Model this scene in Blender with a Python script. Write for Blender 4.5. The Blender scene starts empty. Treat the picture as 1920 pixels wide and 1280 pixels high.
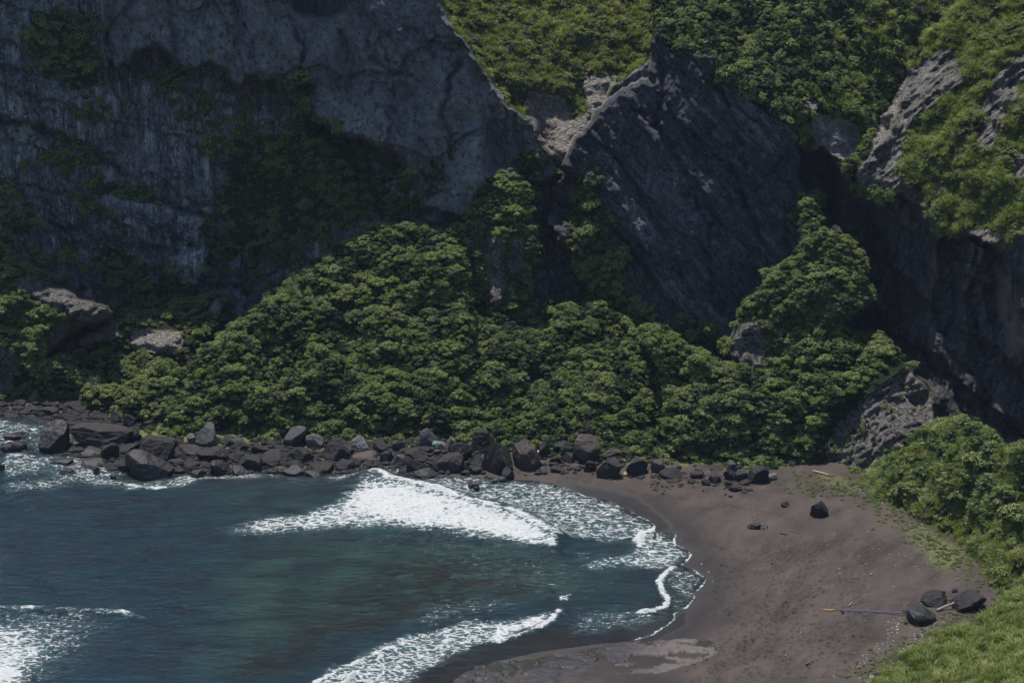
import bpy, math, random
import numpy as np
from mathutils import Vector
random.seed(7); rng = np.random.default_rng(11)
scene = bpy.context.scene
COL = scene.collection

# ------------------------------------------------------------------ camera
CAM_H, TILT, FPX = 60.0, math.radians(17.5), 3900.0
cam_d = bpy.data.cameras.new('camera'); cam = bpy.data.objects.new('camera', cam_d); COL.objects.link(cam)
cam.location = (0, 0, CAM_H); cam.rotation_euler = (math.pi/2 - TILT, 0, 0)
cam_d.sensor_width = 36.0; cam_d.lens = FPX/1920*36.0; cam_d.clip_start = 1.0; cam_d.clip_end = 9000
scene.camera = cam
# ------------------------------------------------------------------ light
SUN_EL, SUN_AZ = math.radians(72), math.radians(-28)      # azimuth from +Y (away from camera) towards +X
sd = Vector((math.sin(SUN_AZ)*math.cos(SUN_EL), math.cos(SUN_AZ)*math.cos(SUN_EL), math.sin(SUN_EL)))
W = bpy.data.worlds.new("World"); scene.world = W; W.use_nodes = True
nt = W.node_tree; bg = nt.nodes['Background']
sky = nt.nodes.new('ShaderNodeTexSky'); sky.sky_type = 'NISHITA'; sky.sun_disc = False
sky.sun_elevation = SUN_EL; sky.sun_rotation = SUN_AZ; sky.air_density = 1.0; sky.dust_density = 0.6; sky.ozone_density = 1.6
nt.links.new(sky.outputs[0], bg.inputs[0]); bg.inputs[1].default_value = 0.118
sl = bpy.data.lights.new('sun', 'SUN'); sl.energy = 5.0; sl.angle = math.radians(0.5); sl.color = (1.0, 0.95, 0.87)
so = bpy.data.objects.new('sun', sl); COL.objects.link(so); so.rotation_euler = sd.to_track_quat('Z', 'Y').to_euler()
so.location = (0, 150, 150)
scene.view_settings.view_transform = 'Standard'; scene.view_settings.look = 'None'
scene.view_settings.exposure = 0.32; scene.view_settings.gamma = 1.0; scene.view_settings.use_curve_mapping = False
scene.cycles.max_bounces = 5; scene.cycles.diffuse_bounces = 2; scene.cycles.glossy_bounces = 2
scene.cycles.transmission_bounces = 2; scene.cycles.volume_bounces = 0; scene.cycles.transparent_max_bounces = 4
scene.cycles.use_denoising = True; scene.cycles.use_adaptive_sampling = False; scene.cycles.adaptive_threshold = 0.02
scene.cycles.sample_clamp_indirect = 3.0; scene.cycles.sample_clamp_direct = 2.6

# ------------------------------------------------------------------ helpers
CT, ST = math.cos(TILT), math.sin(TILT)
def ray(px, py):
    """point per unit of Y along the sight line through a photo pixel"""
    dx = (np.asarray(px, float)-960)/FPX; dy = -(np.asarray(py, float)-640)/FPX
    yy = dy*ST + CT; zz = dy*CT - ST
    return dx/yy, zz/yy                     # X per Y, (Z-H) per Y
def proj(X, Y, Z):
    zz = np.asarray(Z)-CAM_H
    f = Y*CT - zz*ST; u = Y*ST + zz*CT
    f = np.where(f < 1, 1, f)
    return 960+FPX*X/f, 640-FPX*u/f
def gY(py, z=0.5): return (CAM_H-z)/(-ray(0, py)[1])

_p = np.random.default_rng(3).permutation(256); PERM = np.concatenate([_p, _p, _p])
_g = np.random.default_rng(4).normal(size=(256, 3)); _g /= np.linalg.norm(_g, axis=1)[:, None]
GR = np.concatenate([_g, _g, _g])
def pn(x, y, z):
    xi = np.floor(x).astype(int); yi = np.floor(y).astype(int); zi = np.floor(z).astype(int)
    xf = x-xi; yf = y-yi; zf = z-zi; xi &= 255; yi &= 255; zi &= 255
    u = xf*xf*xf*(xf*(xf*6-15)+10); v = yf*yf*yf*(yf*(yf*6-15)+10); w = zf*zf*zf*(zf*(zf*6-15)+10)
    def g(a, b, c):
        h = GR[PERM[PERM[PERM[xi+a]+yi+b]+zi+c]]
        return h[..., 0]*(xf-a)+h[..., 1]*(yf-b)+h[..., 2]*(zf-c)
    x1 = g(0,0,0)*(1-u)+g(1,0,0)*u; x2 = g(0,1,0)*(1-u)+g(1,1,0)*u
    x3 = g(0,0,1)*(1-u)+g(1,0,1)*u; x4 = g(0,1,1)*(1-u)+g(1,1,1)*u
    return ((x1*(1-v)+x2*v)*(1-w)+(x3*(1-v)+x4*v)*w)*1.6
def fbm(x, y, z, sc, oct=4, ridged=False, gain=0.5):
    s = 0; a = 1.0; f = 1.0/sc
    for k in range(oct):
        n = pn(x*f+17.3*k, y*f+5.1*k, z*f-9.7*k)
        if ridged: n = 1-2*np.abs(n)
        s = s+n*a; a *= gain; f *= 2.07
    return s
def inpoly(px, py, poly):
    inside = np.zeros(px.shape, bool); n = len(poly); j = n-1
    for i in range(n):
        xi, yi = poly[i]; xj, yj = poly[j]
        if yi != yj:
            c = ((yi > py) != (yj > py)) & (px < (xj-xi)*(py-yi)/(yj-yi)+xi)
            inside ^= c
        j = i
    return inside
def pdist(px, py, line):
    """distance to a polyline, and side (positive = left of travel)"""
    best = np.full(px.shape, 1e18); side = np.zeros(px.shape)
    for (ax, ay), (bx, by) in zip(line[:-1], line[1:]):
        dx, dy = bx-ax, by-ay; L = dx*dx+dy*dy
        t = np.clip(((px-ax)*dx+(py-ay)*dy)/L, 0, 1)
        ex = px-ax-t*dx; ey = py-ay-t*dy; d = ex*ex+ey*ey
        c = dx*(py-ay)-dy*(px-ax)
        m = d < best-1e-9; best = np.where(m, d, best); side = np.where(m, c, side)
    return np.sqrt(best), np.sign(side)
def blur(a, r):
    if r < 1: return a
    for ax in (0, 1):
        for _ in range(2):
            p = np.pad(a, [(r+1, r) if i == ax else (0, 0) for i in (0, 1)], mode='edge'); c = np.cumsum(p, axis=ax)
            n = 2*r+1
            a = (c[n:, :]-c[:-n, :])/n if ax == 0 else (c[:, n:]-c[:, :-n])/n
    return a
def rbf(px, py, pts):
    """smooth surface of Y through control points"""
    P = np.array([[a/400., b/400.] for a, b, _ in pts]); V = np.array([c for *_, c in pts], float); n = len(P)
    A = np.zeros((n+3, n+3)); D = np.linalg.norm(P[:, None]-P[None], axis=2); A[:n, :n] = D
    A[:n, n] = A[n, :n] = 1; A[:n, n+1:] = P; A[n+1:, :n] = P.T; A[range(n), range(n)] -= 1e-3
    w = np.linalg.lstsq(A, np.concatenate([V, [0, 0, 0]]), rcond=None)[0]
    x = px/400.; y = py/400.; out = w[n]+w[n+1]*x+w[n+2]*y
    for i in range(n): out = out+w[i]*np.hypot(x-P[i, 0], y-P[i, 1])
    return out
def sstep(a, b, x):
    t = np.clip((x-a)/(b-a), 0, 1); return t*t*(3-2*t)

def mesh_np(name, V, F, mat, parent=None, smooth=True, attrs=None):
    """V (n,3), F (m,3 or 4) -> linked object"""
    me = bpy.data.meshes.new(name); V = np.asarray(V, np.float32); F = np.asarray(F, np.int32); k = F.shape[1]
    me.vertices.add(len(V)); me.vertices.foreach_set('co', V.ravel())
    me.loops.add(F.size); me.loops.foreach_set('vertex_index', F.ravel())
    me.polygons.add(len(F)); me.polygons.foreach_set('loop_start', np.arange(0, F.size, k, dtype=np.int32))
    me.polygons.foreach_set('loop_total', np.full(len(F), k, np.int32))
    me.polygons.foreach_set('use_smooth', np.full(len(F), smooth))
    me.update(calc_edges=True)
    for nm, a in (attrs or {}).items():
        at = me.attributes.new(nm, 'FLOAT_COLOR', 'POINT'); c = np.ones((len(V), 4), np.float32); c[:, :a.shape[1]] = a
        at.data.foreach_set('color', c.ravel())
    if mat: me.materials.append(mat)
    o = bpy.data.objects.new(name, me); COL.objects.link(o)
    if parent: o.parent = parent
    return o
def tag(o, label=None, cat=None, group=None, kind=None):
    if label: o['label'] = label
    if cat: o['category'] = cat
    if group: o['group'] = group
    if kind: o['kind'] = kind
    return o
def compact(V, F, *arrs):
    u, inv = np.unique(F, return_inverse=True)
    return (V[u], inv.reshape(F.shape))+tuple(a[u] for a in arrs)

# ------------------------------------------------------------------ materials
class NT:
    def __init__(s, name):
        s.m = bpy.data.materials.new(name); s.m.use_nodes = True; s.t = s.m.node_tree; s.n = s.t.nodes; s.n.clear()
        s.out = s.n.new('ShaderNodeOutputMaterial'); s.tc = s.n.new('ShaderNodeTexCoord').outputs['Object']
    def L(s, a, b): s.t.links.new(a, b)
    def put(s, sock, v):
        if v is None: return
        if hasattr(v, 'is_linked') or hasattr(v, 'links'): s.L(v, sock)
        else: sock.default_value = v if not isinstance(v, tuple) or len(v) != 3 or sock.type == 'VECTOR' else (*v, 1)
    def map(s, scale=(1, 1, 1), rot=(0, 0, 0), src=None):
        v = src or s.tc
        if any(rot): q = s.n.new('ShaderNodeMapping'); s.L(v, q.inputs[0]); q.inputs['Rotation'].default_value = rot; v = q.outputs[0]
        k = s.n.new('ShaderNodeMapping'); s.L(v, k.inputs[0]); k.inputs['Scale'].default_value = scale; return k.outputs[0]
    def noise(s, sc, det=6, rough=.55, vec=None, dist=0.0, lac=2.0):
        k = s.n.new('ShaderNodeTexNoise'); s.L(vec or s.tc, k.inputs['Vector']); k.inputs['Scale'].default_value = sc
        k.inputs['Detail'].default_value = det; k.inputs['Roughness'].default_value = rough; k.inputs['Distortion'].default_value = dist
        return k.outputs['Fac']
    def vor(s, sc, vec=None, feat='F1', out='Distance'):
        k = s.n.new('ShaderNodeTexVoronoi'); k.feature = feat; s.L(vec or s.tc, k.inputs['Vector']); k.inputs['Scale'].default_value = sc
        return k.outputs[out]
    def rng(s, v, a, b, c=0., d=1.):
        k = s.n.new('ShaderNodeMapRange'); s.put(k.inputs[0], v); k.inputs[1].default_value = a; k.inputs[2].default_value = b
        k.inputs[3].default_value = c; k.inputs[4].default_value = d; return k.outputs[0]
    def math(s, op, a, b=None, c=None):
        k = s.n.new('ShaderNodeMath'); k.operation = op; s.put(k.inputs[0], a); s.put(k.inputs[1], b)
        if c is not None: s.put(k.inputs[2], c)
        return k.outputs[0]
    def mix(s, f, a, b, mode='MIX'):
        k = s.n.new('ShaderNodeMix'); k.data_type = 'RGBA'; k.blend_type = mode
        s.put(k.inputs[0], f); s.put(k.inputs[6], a); s.put(k.inputs[7], b); return k.outputs[2]
    def attr(s, name):
        k = s.n.new('ShaderNodeAttribute'); k.attribute_name = name; q = s.n.new('ShaderNodeSeparateColor'); s.L(k.outputs['Color'], q.inputs[0])
        return q.outputs
    def bump(s, h, st=.5, dist=.1, nrm=None):
        k = s.n.new('ShaderNodeBump'); s.L(h, k.inputs['Height']); k.inputs['Strength'].default_value = st; k.inputs['Distance'].default_value = dist
        if nrm: s.L(nrm, k.inputs['Normal'])
        return k.outputs[0]
    def pbr(s, col, rough=.9, nrm=None, spec=.3, metal=0.):
        k = s.n.new('ShaderNodeBsdfPrincipled'); s.put(k.inputs['Base Color'], col); s.put(k.inputs['Roughness'], rough)
        s.put(k.inputs['Specular IOR Level'], spec); s.put(k.inputs['Metallic'], metal)
        if nrm: s.L(nrm, k.inputs['Normal'])
        return k.outputs[0]
    def end(s, sh): s.L(sh, s.out.inputs[0]); return s.m

def rock_mat(name, dark, mid, pale, streak, srot=(0, 0, 0), moss=(.018, .03, .010), fine=1.0, sunlit_tint=None, strata=None, crk=.34, blotch=.20):
    t = NT(name); a = t.attr('mask')
    wv = t.n.new('ShaderNodeVectorMath'); wv.operation = 'MULTIPLY_ADD'; wn = t.n.new('ShaderNodeTexNoise'); wn.inputs['Scale'].default_value = .55; wn.inputs['Detail'].default_value = 4
    t.L(t.tc, wn.inputs[0]); t.L(wn.outputs['Color'], wv.inputs[0]); wv.inputs[1].default_value = (2.2, 2.2, 2.2); t.L(t.tc, wv.inputs[2]); wc = wv.outputs[0]
    big = t.noise(blotch, 6, .62); med = t.noise(1.1, 8, .70); fin = t.noise(5.5, 6, .75)
    st = t.noise(1.0, 7, .7, t.map(streak, srot), .35); st2 = t.noise(1.0, 4, .65, t.map(tuple(x*3.1 for x in streak), srot), .2)
    c = t.mix(t.rng(big, .42, .60), dark, mid)
    c = t.mix(t.math('MULTIPLY', t.rng(med, .46, .58), .65), c, tuple(x*.50 for x in dark))
    c = t.mix(t.math('MULTIPLY', t.rng(st, .52, .64), .45), c, tuple(x*.8 for x in pale))
    c = t.mix(t.math('MULTIPLY', t.rng(st2, .54, .66), .45), c, tuple(x*.9 for x in pale))
    c = t.mix(t.math('MULTIPLY', t.rng(st2, .46, .36), .5), c, tuple(x*.45 for x in dark))
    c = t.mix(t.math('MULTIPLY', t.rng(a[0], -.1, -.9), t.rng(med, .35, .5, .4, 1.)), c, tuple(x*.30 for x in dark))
    p = t.math('MULTIPLY', t.rng(a[0], 0., 1.2, 0., 1.2), t.rng(t.math('ADD', t.math('MULTIPLY', st, .40), t.math('ADD', t.math('MULTIPLY', med, .35), t.math('MULTIPLY', st2, .25))), .44, .56))
    c = t.mix(p, c, pale)
    sp = t.math('MULTIPLY', t.rng(t.noise(3.0, 4, .8), .57, .64), .55); c = t.mix(sp, c, tuple(x*1.05 for x in pale))
    sd2 = t.math('MULTIPLY', t.rng(t.noise(1.7, 7, .78, t.map((1, 1, .7))), .54, .60), .80); c = t.mix(sd2, c, tuple(x*.28 for x in dark))
    v1 = t.vor(crk, t.map((1, 1, .55), srot, wc), 'DISTANCE_TO_EDGE'); k1 = t.math('MULTIPLY', t.rng(v1, .022, .0), t.rng(med, .40, .55))
    v2 = t.vor(crk*3.3, t.map((1, 1, .6), srot, wc), 'DISTANCE_TO_EDGE'); k2 = t.math('MULTIPLY', t.rng(v2, .03, .0), t.math('MULTIPLY', t.rng(big, .4, .55), t.rng(med, .45, .6)))
    kk = t.math('MAXIMUM', t.math('MULTIPLY', k1, .7), t.math('MULTIPLY', k2, .35)); c = t.mix(kk, c, tuple(x*.16 for x in dark))
    if sunlit_tint: c = t.mix(t.math('MULTIPLY', a[2], t.rng(fin, .3, .7, .5, 1.)), c, sunlit_tint)
    if strata:
        w = t.noise(1.0, 5, .6, t.map(strata[0], strata[1]), .2); c = t.mix(t.math('MULTIPLY', t.rng(w, .54, .58), .75), c, tuple(x*.35 for x in dark))
    mo = t.rng(t.math('ADD', a[1], t.math('MULTIPLY', t.math('SUBTRACT', t.math('ADD', t.math('MULTIPLY', med, .6), t.math('MULTIPLY', st, .4)), .5), 2.4)), .42, .56)
    mc = t.mix(t.rng(t.noise(3.4, 6, .75), .35, .65), tuple(x*.5 for x in moss), tuple(x*2.6 for x in moss)); c = t.mix(mo, c, mc)
    h = t.math('ADD', t.math('MULTIPLY', med, 1.0), t.math('MULTIPLY', fin, .45)); h = t.math('ADD', h, t.math('MULTIPLY', st, .5)); h = t.math('SUBTRACT', h, t.math('MULTIPLY', kk, .7))
    if strata: h = t.math('ADD', h, t.math('MULTIPLY', w, .8))
    n = t.bump(h, 1.0*fine, .8)
    return t.end(t.pbr(c, .93, n, .2))
BLUEG = (.070, .076, .090)
M_cliffL = rock_mat('rock_left_cliff', (.070, .074, .086), (.160, .167, .185), (.52, .53, .56), (1.6, 1.6, .11), crk=.10)
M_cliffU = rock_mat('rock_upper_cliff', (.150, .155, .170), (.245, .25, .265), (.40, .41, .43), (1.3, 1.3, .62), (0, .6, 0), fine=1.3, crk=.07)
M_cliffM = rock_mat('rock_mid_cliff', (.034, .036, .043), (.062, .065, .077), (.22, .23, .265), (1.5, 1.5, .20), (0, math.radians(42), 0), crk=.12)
M_cliffR = rock_mat('rock_right_cliff', (.050, .048, .051), (.095, .090, .095), (.26, .25, .26), (.8, .8, .14), (0, -.35, 0), crk=.12, sunlit_tint=(.26, .21, .17))
M_rib = rock_mat('rock_pale_rib', (.16, .148, .132), (.27, .25, .225), (.42, .40, .37), (1.8, 1.8, .30), (0, math.radians(-42), 0), moss=(.045, .065, .018), fine=1.2,
                 strata=((2.2, 2.2, .30), (0, math.radians(-42), 0)))
M_outc = rock_mat('rock_outcrop', (.15, .135, .125), (.27, .25, .235), (.46, .43, .405), (2.6, 2.6, .6), (0, math.radians(38), 0), moss=(.05, .07, .02), fine=1.3,
                  strata=((3.2, 3.2, .5), (0, math.radians(38), 0)))
def soil_mat(name, a, b, c2):
    t = NT(name); m = t.attr('mask'); n1 = t.noise(.35, 6, .65); n2 = t.noise(3.0, 7, .75); n3 = t.vor(5.0)
    c = t.mix(t.rng(n1, .35, .65), a, b); c = t.mix(t.rng(n2, .5, .75), c, c2); c = t.mix(t.rng(n3, .0, .35, .5, 0), c, tuple(x*.3 for x in a))
    rk = t.mix(t.rng(t.noise(2.5, 7, .7), .4, .65), (.13, .115, .105), (.36, .33, .30))
    c = t.mix(t.rng(t.math('ADD', m[0], t.math('MULTIPLY', t.math('SUBTRACT', t.noise(1.6, 6, .7), .5), 1.2)), .45, .6), c, rk)
    n = t.bump(t.math('ADD', n2, t.math('MULTIPLY', n3, -.6)), 1., .5)
    return t.end(t.pbr(c, .95, n, .15))
M_soil = soil_mat('shrub_floor', (.012, .019, .007), (.022, .034, .011), (.035, .05, .017))
M_turf = soil_mat('rough_turf', (.045, .065, .016), (.095, .120, .032), (.16, .165, .06))
def leaf_mat(name, cols, trans=.32, gloss=.12):
    t = NT(name); oi = t.n.new('ShaderNodeObjectInfo'); g = t.n.new('ShaderNodeNewGeometry')
    cr = t.n.new('ShaderNodeValToRGB'); e = cr.color_ramp.elements; e[0].color = (*cols[0], 1); e[1].color = (*cols[-1], 1)
    for i, c in enumerate(cols[1:-1]): q = e.new((i+1)/(len(cols)-1)); q.color = (*c, 1)
    pz = t.rng(t.noise(.22, 4, .6, g.outputs['Position']), .32, .68)
    v = t.math('ADD', t.math('ADD', t.math('MULTIPLY', oi.outputs['Random'], .50), t.math('MULTIPLY', pz, .30)), t.math('MULTIPLY', g.outputs['Random Per Island'], .20)); t.L(v, cr.inputs[0])
    c = cr.outputs[0]
    d = t.n.new('ShaderNodeBsdfDiffuse'); t.L(c, d.inputs[0]); tr = t.n.new('ShaderNodeBsdfTranslucent')
    t.L(t.mix(1., c, (1.25, 1.2, .45), 'MULTIPLY'), tr.inputs[0]); m = t.n.new('ShaderNodeMixShader'); m.inputs[0].default_value = trans
    t.L(d.outputs[0], m.inputs[1]); t.L(tr.outputs[0], m.inputs[2])
    gl = t.n.new('ShaderNodeBsdfGlossy'); gl.inputs['Roughness'].default_value = .55; gl.inputs[0].default_value = (.6, .65, .6, 1)
    m2 = t.n.new('ShaderNodeMixShader'); m2.inputs[0].default_value = gloss*.22; t.L(m.outputs[0], m2.inputs[1]); t.L(gl.outputs[0], m2.inputs[2])
    return t.end(m2.outputs[0])
M_leaf = leaf_mat('evergreen_leaves', [(.030, .054, .020), (.075, .115, .038), (.140, .190, .060), (.225, .265, .085), (.105, .145, .070), (.29, .31, .13)])
M_leafD = leaf_mat('dark_leaves', [(.018, .036, .014), (.030, .056, .022), (.045, .075, .028)], .2)
M_leafB = leaf_mat('bright_leaves', [(.085, .130, .022), (.11, .155, .026), (.10, .15, .035)], .42)
M_leafS = leaf_mat('scrub_leaves', [(.060, .092, .034), (.145, .180, .068), (.215, .240, .10), (.095, .135, .052), (.27, .27, .145)])
M_twig = NT('dead_twigs'); M_twig = M_twig.end(M_twig.pbr((.16, .14, .125), .9))
M_grass = leaf_mat('grass_blades', [(.08, .12, .028), (.13, .18, .040), (.20, .23, .07), (.27, .26, .13)], .4)
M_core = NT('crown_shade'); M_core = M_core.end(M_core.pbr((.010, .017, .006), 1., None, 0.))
t = NT('bark'); M_bark = t.end(t.pbr(t.mix(t.noise(4., 6, .7, t.map((3, 3, .6))), (.05, .038, .028), (.17, .14, .115)), .9, t.bump(t.noise(8., 5, .7, t.map((3, 3, .5))), .7, .05)))
def stone_mat(name, a, b, c2, rough=.72, wet=0):
    t = NT(name); oi = t.n.new('ShaderNodeObjectInfo'); n1 = t.noise(.9, 7, .68); n2 = t.noise(6., 7, .72); n3 = t.noise(.35, 3, .6)
    c = t.mix(t.rng(n1, .35, .68), a, b); c = t.mix(t.math('MULTIPLY', t.rng(n2, .55, .72), .55), c, c2)
    c = t.mix(t.math('MULTIPLY', t.rng(n2, .40, .30), .7), c, tuple(x*.3 for x in a))
    c = t.mix(1., c, t.mix(oi.outputs['Random'], (.50, .50, .54), (1.6, 1.5, 1.4)), 'MULTIPLY')
    n = t.bump(t.math('ADD', n1, t.math('MULTIPLY', n2, .5)), .85, .16)
    return t.end(t.pbr(c, t.rng(n2, .3, .7, rough-.12, rough+.15), n, .35))
M_st = {'dark': stone_mat('dark_basalt', (.006, .0058, .007), (.0145, .0135, .016), (.038, .035, .038)),
        'black': stone_mat('wet_black_rock', (.008, .008, .010), (.020, .019, .023), (.045, .043, .050), .45),
        'grey': stone_mat('weathered_grey_rock', (.042, .043, .046), (.090, .093, .098), (.18, .184, .19), .85),
        'brown': stone_mat('brown_basalt', (.030, .025, .024), (.060, .050, .046), (.105, .088, .078), .85)}
# ------------------------------------------------------------------ ground height
SHORE_PX = [(-900,772),(-60,770),(60,768),(120,776),(170,792),(175,812),(130,832),(150,852),(210,868),(260,886),(330,886),(440,890),(520,884),(640,886),(700,874),(745,872),
  (770,890),(860,893),(960,898),(1000,900),(1040,906),(1100,929),(1130,934),(1156,942),(1164,950),(1183,954),(1194,964),(1216,973),(1231,985),(1228,996),(1250,996),(1270,999),(1266,1017),
  (1284,1027),(1299,1039),(1290,1051),(1281,1059),(1305,1069),(1327,1084),(1316,1102),(1301,1113),(1305,1122),(1289,1140),(1265,1151),(1269,1158),(1258,1168),(1225,1190),(1190,1200),(1100,1210),(1010,1222),
  (930,1240),(860,1270),(800,1330),(700,1480),(500,1800)]
def gpt(px, py, z=0.0):
    rx, rz = ray(px, py); Y = (z-CAM_H)/rz; return rx*Y, Y
_sh = [tuple(float(c) for c in gpt(a, b)) for a, b in SHORE_PX]
def ground_z(X, Y, soft=False):
    d, s = pdist(np.asarray(X, float), np.asarray(Y, float), _sh)
    land = s > 0
    z = np.where(land, np.minimum(.055*d, .45+.03*d), -.09*d-.0)
    return np.clip(z, -3.5, 1.5)
# which side is land?  test with a beach point
_t = gpt(1450, 1050); _d, _s = pdist(np.array([_t[0]]), np.array([_t[1]]), _sh)
if _s[0] < 0:
    _sh = _sh[::-1]
def on_ground(px, py):
    z = 0.0
    for _ in range(4):
        X, Y = gpt(px, py, z); z = float(ground_z(np.array([X]), np.array([Y]))[0])
    return float(X), float(Y), max(z, -.25)

# ------------------------------------------------------------------ the relief of cliffs and slopes
STEP = 2.5
gx = np.arange(-140, 2062, STEP); gy = np.arange(-200, 1345, STEP)
PX, PY = np.meshgrid(gx, gy)
wx = PX+9*pn(PX/34, PY/34, 3.3+0*PX)+5*pn(PX/13, PY/13, 7.7+0*PX); wy = PY+9*pn(PX/34, PY/34, 13.3+0*PX)+5*pn(PX/13, PY/13, 1.7+0*PX)
# gentler warp for the crisp rock edges
ex_ = PX+9*pn(PX/38, PY/38, 3.3+0*PX)+5*pn(PX/14, PY/14, 7.7+0*PX)+2*pn(PX/6, PY/6, 2.2+0*PX); ey_ = PY+9*pn(PX/38, PY/38, 13.3+0*PX)+5*pn(PX/14, PY/14, 1.7+0*PX)+2*pn(PX/6, PY/6, 8.2+0*PX)
def U(Y0, py0, py1, deg):
    """Y reached going up from (Y0, py0) to py1 on a slope of deg"""
    t0 = -ray(0, py0)[1]; t1 = -ray(0, py1)[1]; ta = math.tan(math.radians(deg))
    z0 = CAM_H-Y0*t0; return (CAM_H-z0+Y0*ta)/(ta+t1)
g = gY
LAY = []   # name, polygon, controls, soft-edge flag
def layer(name, poly, pts, soft=True): LAY.append((name, poly, pts, soft))
# 0 back wall on the left
layer('cliff_left', None, [(-140,760,g(750)+3),(0,750,g(750)+2),(-140,0,U(g(750)+3,750,0,83)),(250,700,180),(250,450,U(180,700,450,81)),(250,150,U(180,700,150,83)),(250,-200,U(180,700,-200,84)),
   (560,560,186),(560,300,U(186,560,300,79)),(560,-200,U(186,560,-200,84)),(950,560,183),(950,200,U(183,560,200,80)),(1300,300,192),(1300,-200,196),(2060,0,200),(2060,700,185)])
# slanting plates that stand proud of the wall
layer('cliff_left', [(-150,-210),(-150,210),(0,215),(70,232),(150,268),(190,292),(215,285),(228,190),(205,150),(200,60),(225,-10),(240,-210)],
   [(-140,210,U(g(750)+3,750,210,83)-2.2),(200,280,U(180,700,290,82)-2.6),(-140,-200,U(g(750)+3,750,-200,84)-2.5),(200,-200,U(180,700,-200,84)-2.6)], False)
layer('cliff_left', [(158,330),(235,362),(300,378),(395,405),(370,428),(395,470),(372,540),(330,530),(300,470),(240,430),(190,392),(150,352)],
   [(158,340,180.4),(395,405,182.4),(350,530,180.8),(240,430,180.4)], False)
# upper plate with arched lower edge
UPP = [(205,-210),(205,60),(203,108),(222,132),(240,122),(252,104),(284,92),(312,100),(332,118),(345,131),(362,124),(395,118),(430,128),(437,150),(455,168),(468,150),(490,150),(520,158),
   (545,178),(556,160),(580,155),(592,163),(575,196),(596,230),(640,248),(690,262),(735,282),(760,300),(775,340),(800,385),(860,410),(900,400),(940,330),(1015,345),(1046,325),(1034,290),(1000,232),(945,185),(905,128),(878,84),(858,60),(822,8),(800,-210)]
layer('cliff_upper', UPP, [(205,100,180.2),(205,-200,181.8),(400,110,181.5),(400,-200,183.2),(590,180,182.6),(590,-200,184.6),(760,290,180.6),(760,60,U(180.6,290,60,82)),(800,385,179.6),(900,400,179.4),(900,128,U(179.4,400,128,80)),(1040,325,182),(1000,230,183),(820,-200,186)], False)
# green valley behind the notch
layer('valley', [(790,-210),(822,8),(858,60),(878,84),(905,128),(945,185),(1000,232),(1034,290),(1046,327),(1066,290),(1120,215),(1160,160),(1225,100),(1250,-210)],
   [(1044,325,186.5),(1000,230,U(186.5,325,230,50)),(1120,210,U(186.5,325,210,52)),(880,85,U(188,200,85,42)),(1225,90,U(191,210,90,42)),(1020,0,U(186.5,325,0,42)),(1020,-200,U(186.5,325,-200,38)),(820,-200,213),(1230,-200,216)])
# the dark slab right of the notch
layer('cliff_mid', [(1046,327),(1066,290),(1100,240),(1122,214),(1160,163),(1196,152),(1222,158),(1228,80),(1230,40),(1300,60),(1345,90),(1345,150),(1400,178),(1450,208),(1495,246),(1508,270),(1560,296),(1610,345),(1680,420),
   (1680,700),(1500,760),(1380,760),(1200,800),(1000,720),(1010,640),(1120,560),(1060,480),(1020,420),(1036,350)],
   [(1046,327,181.8),(1060,480,180.4),(1120,640,178.8),(1300,640,174.6),(1200,155,181),(1350,120,178),(1360,400,176),(1500,250,175.6),(1500,450,174),(1600,640,172),(1660,420,172.5),(1230,40,182.8),(1230,640,177)], False)
# slopes above it
layer('slope_upper', [(1238,-210),(1232,8),(1240,72),(1262,92),(1300,98),(1338,104),(1346,150),(1400,178),(1450,208),(1492,248),(1510,272),(1560,296),(1600,330),(1640,320),(1700,260),(1740,120),(1860,-60),(1960,-210)],
   [(1232,70,184),(1340,150,179.3),(1495,248,175.8),(1600,330,174),(1345,100,181.5),(1500,100,U(175.8,248,100,44)),(1250,-30,189),(1500,-200,U(175.8,248,-200,41)),(1700,200,180),(1800,-60,192),(1650,300,175.5)])
# rib and shoulder at the right
layer('ridge', [(1600,345),(1622,300),(1660,262),(1682,206),(1700,140),(1742,80),(1790,20),(1850,-40),(1980,-210),(2080,-210),(2080,520),(1960,500),(1880,478),(1850,462),(1810,442),(1762,440),(1740,400),(1690,372),(1650,378),(1620,368)],
   [(1610,345,168.5),(1690,372,166.2),(1760,438,162.3),(1880,476,156.0),(2060,500,151),(1690,180,U(168,350,180,52)),(1760,60,U(167,370,60,48)),(1880,200,U(156.0,476,200,48)),(2060,200,163),(1880,-200,185),(2060,-200,176),(1800,330,163.5)])
# dark wall below the rib
layer('cliff_right', [(1500,262),(1560,296),(1602,340),(1625,365),(1655,375),(1692,370),(1740,398),(1764,438),(1812,440),(1852,460),(1884,476),(1965,498),(2080,515),(2080,900),(1880,880),(1700,860),(1600,700),(1640,560),(1620,470),(1560,410),(1500,330)],
   [(1520,300,176),(1560,420,174.5),(1602,345,170.0),(1700,385,166.6),(1764,438,162.8),(1884,478,156.2),(2060,510,151.2),(1650,640,168.5),(1700,820,160.5),(1880,860,153.6),(2060,880,149),(1800,640,158.8)], False)
layer('cliff_right', [(1862,500),(1880,478),(1900,452),(1960,400),(2080,380),(2080,700),(1935,640),(1912,690),(1890,680),(1878,600),(1868,560)],
   [(1880,480,156.6),(2060,400,151),(1900,680,153.5),(2060,690,149.8)], False)
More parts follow.
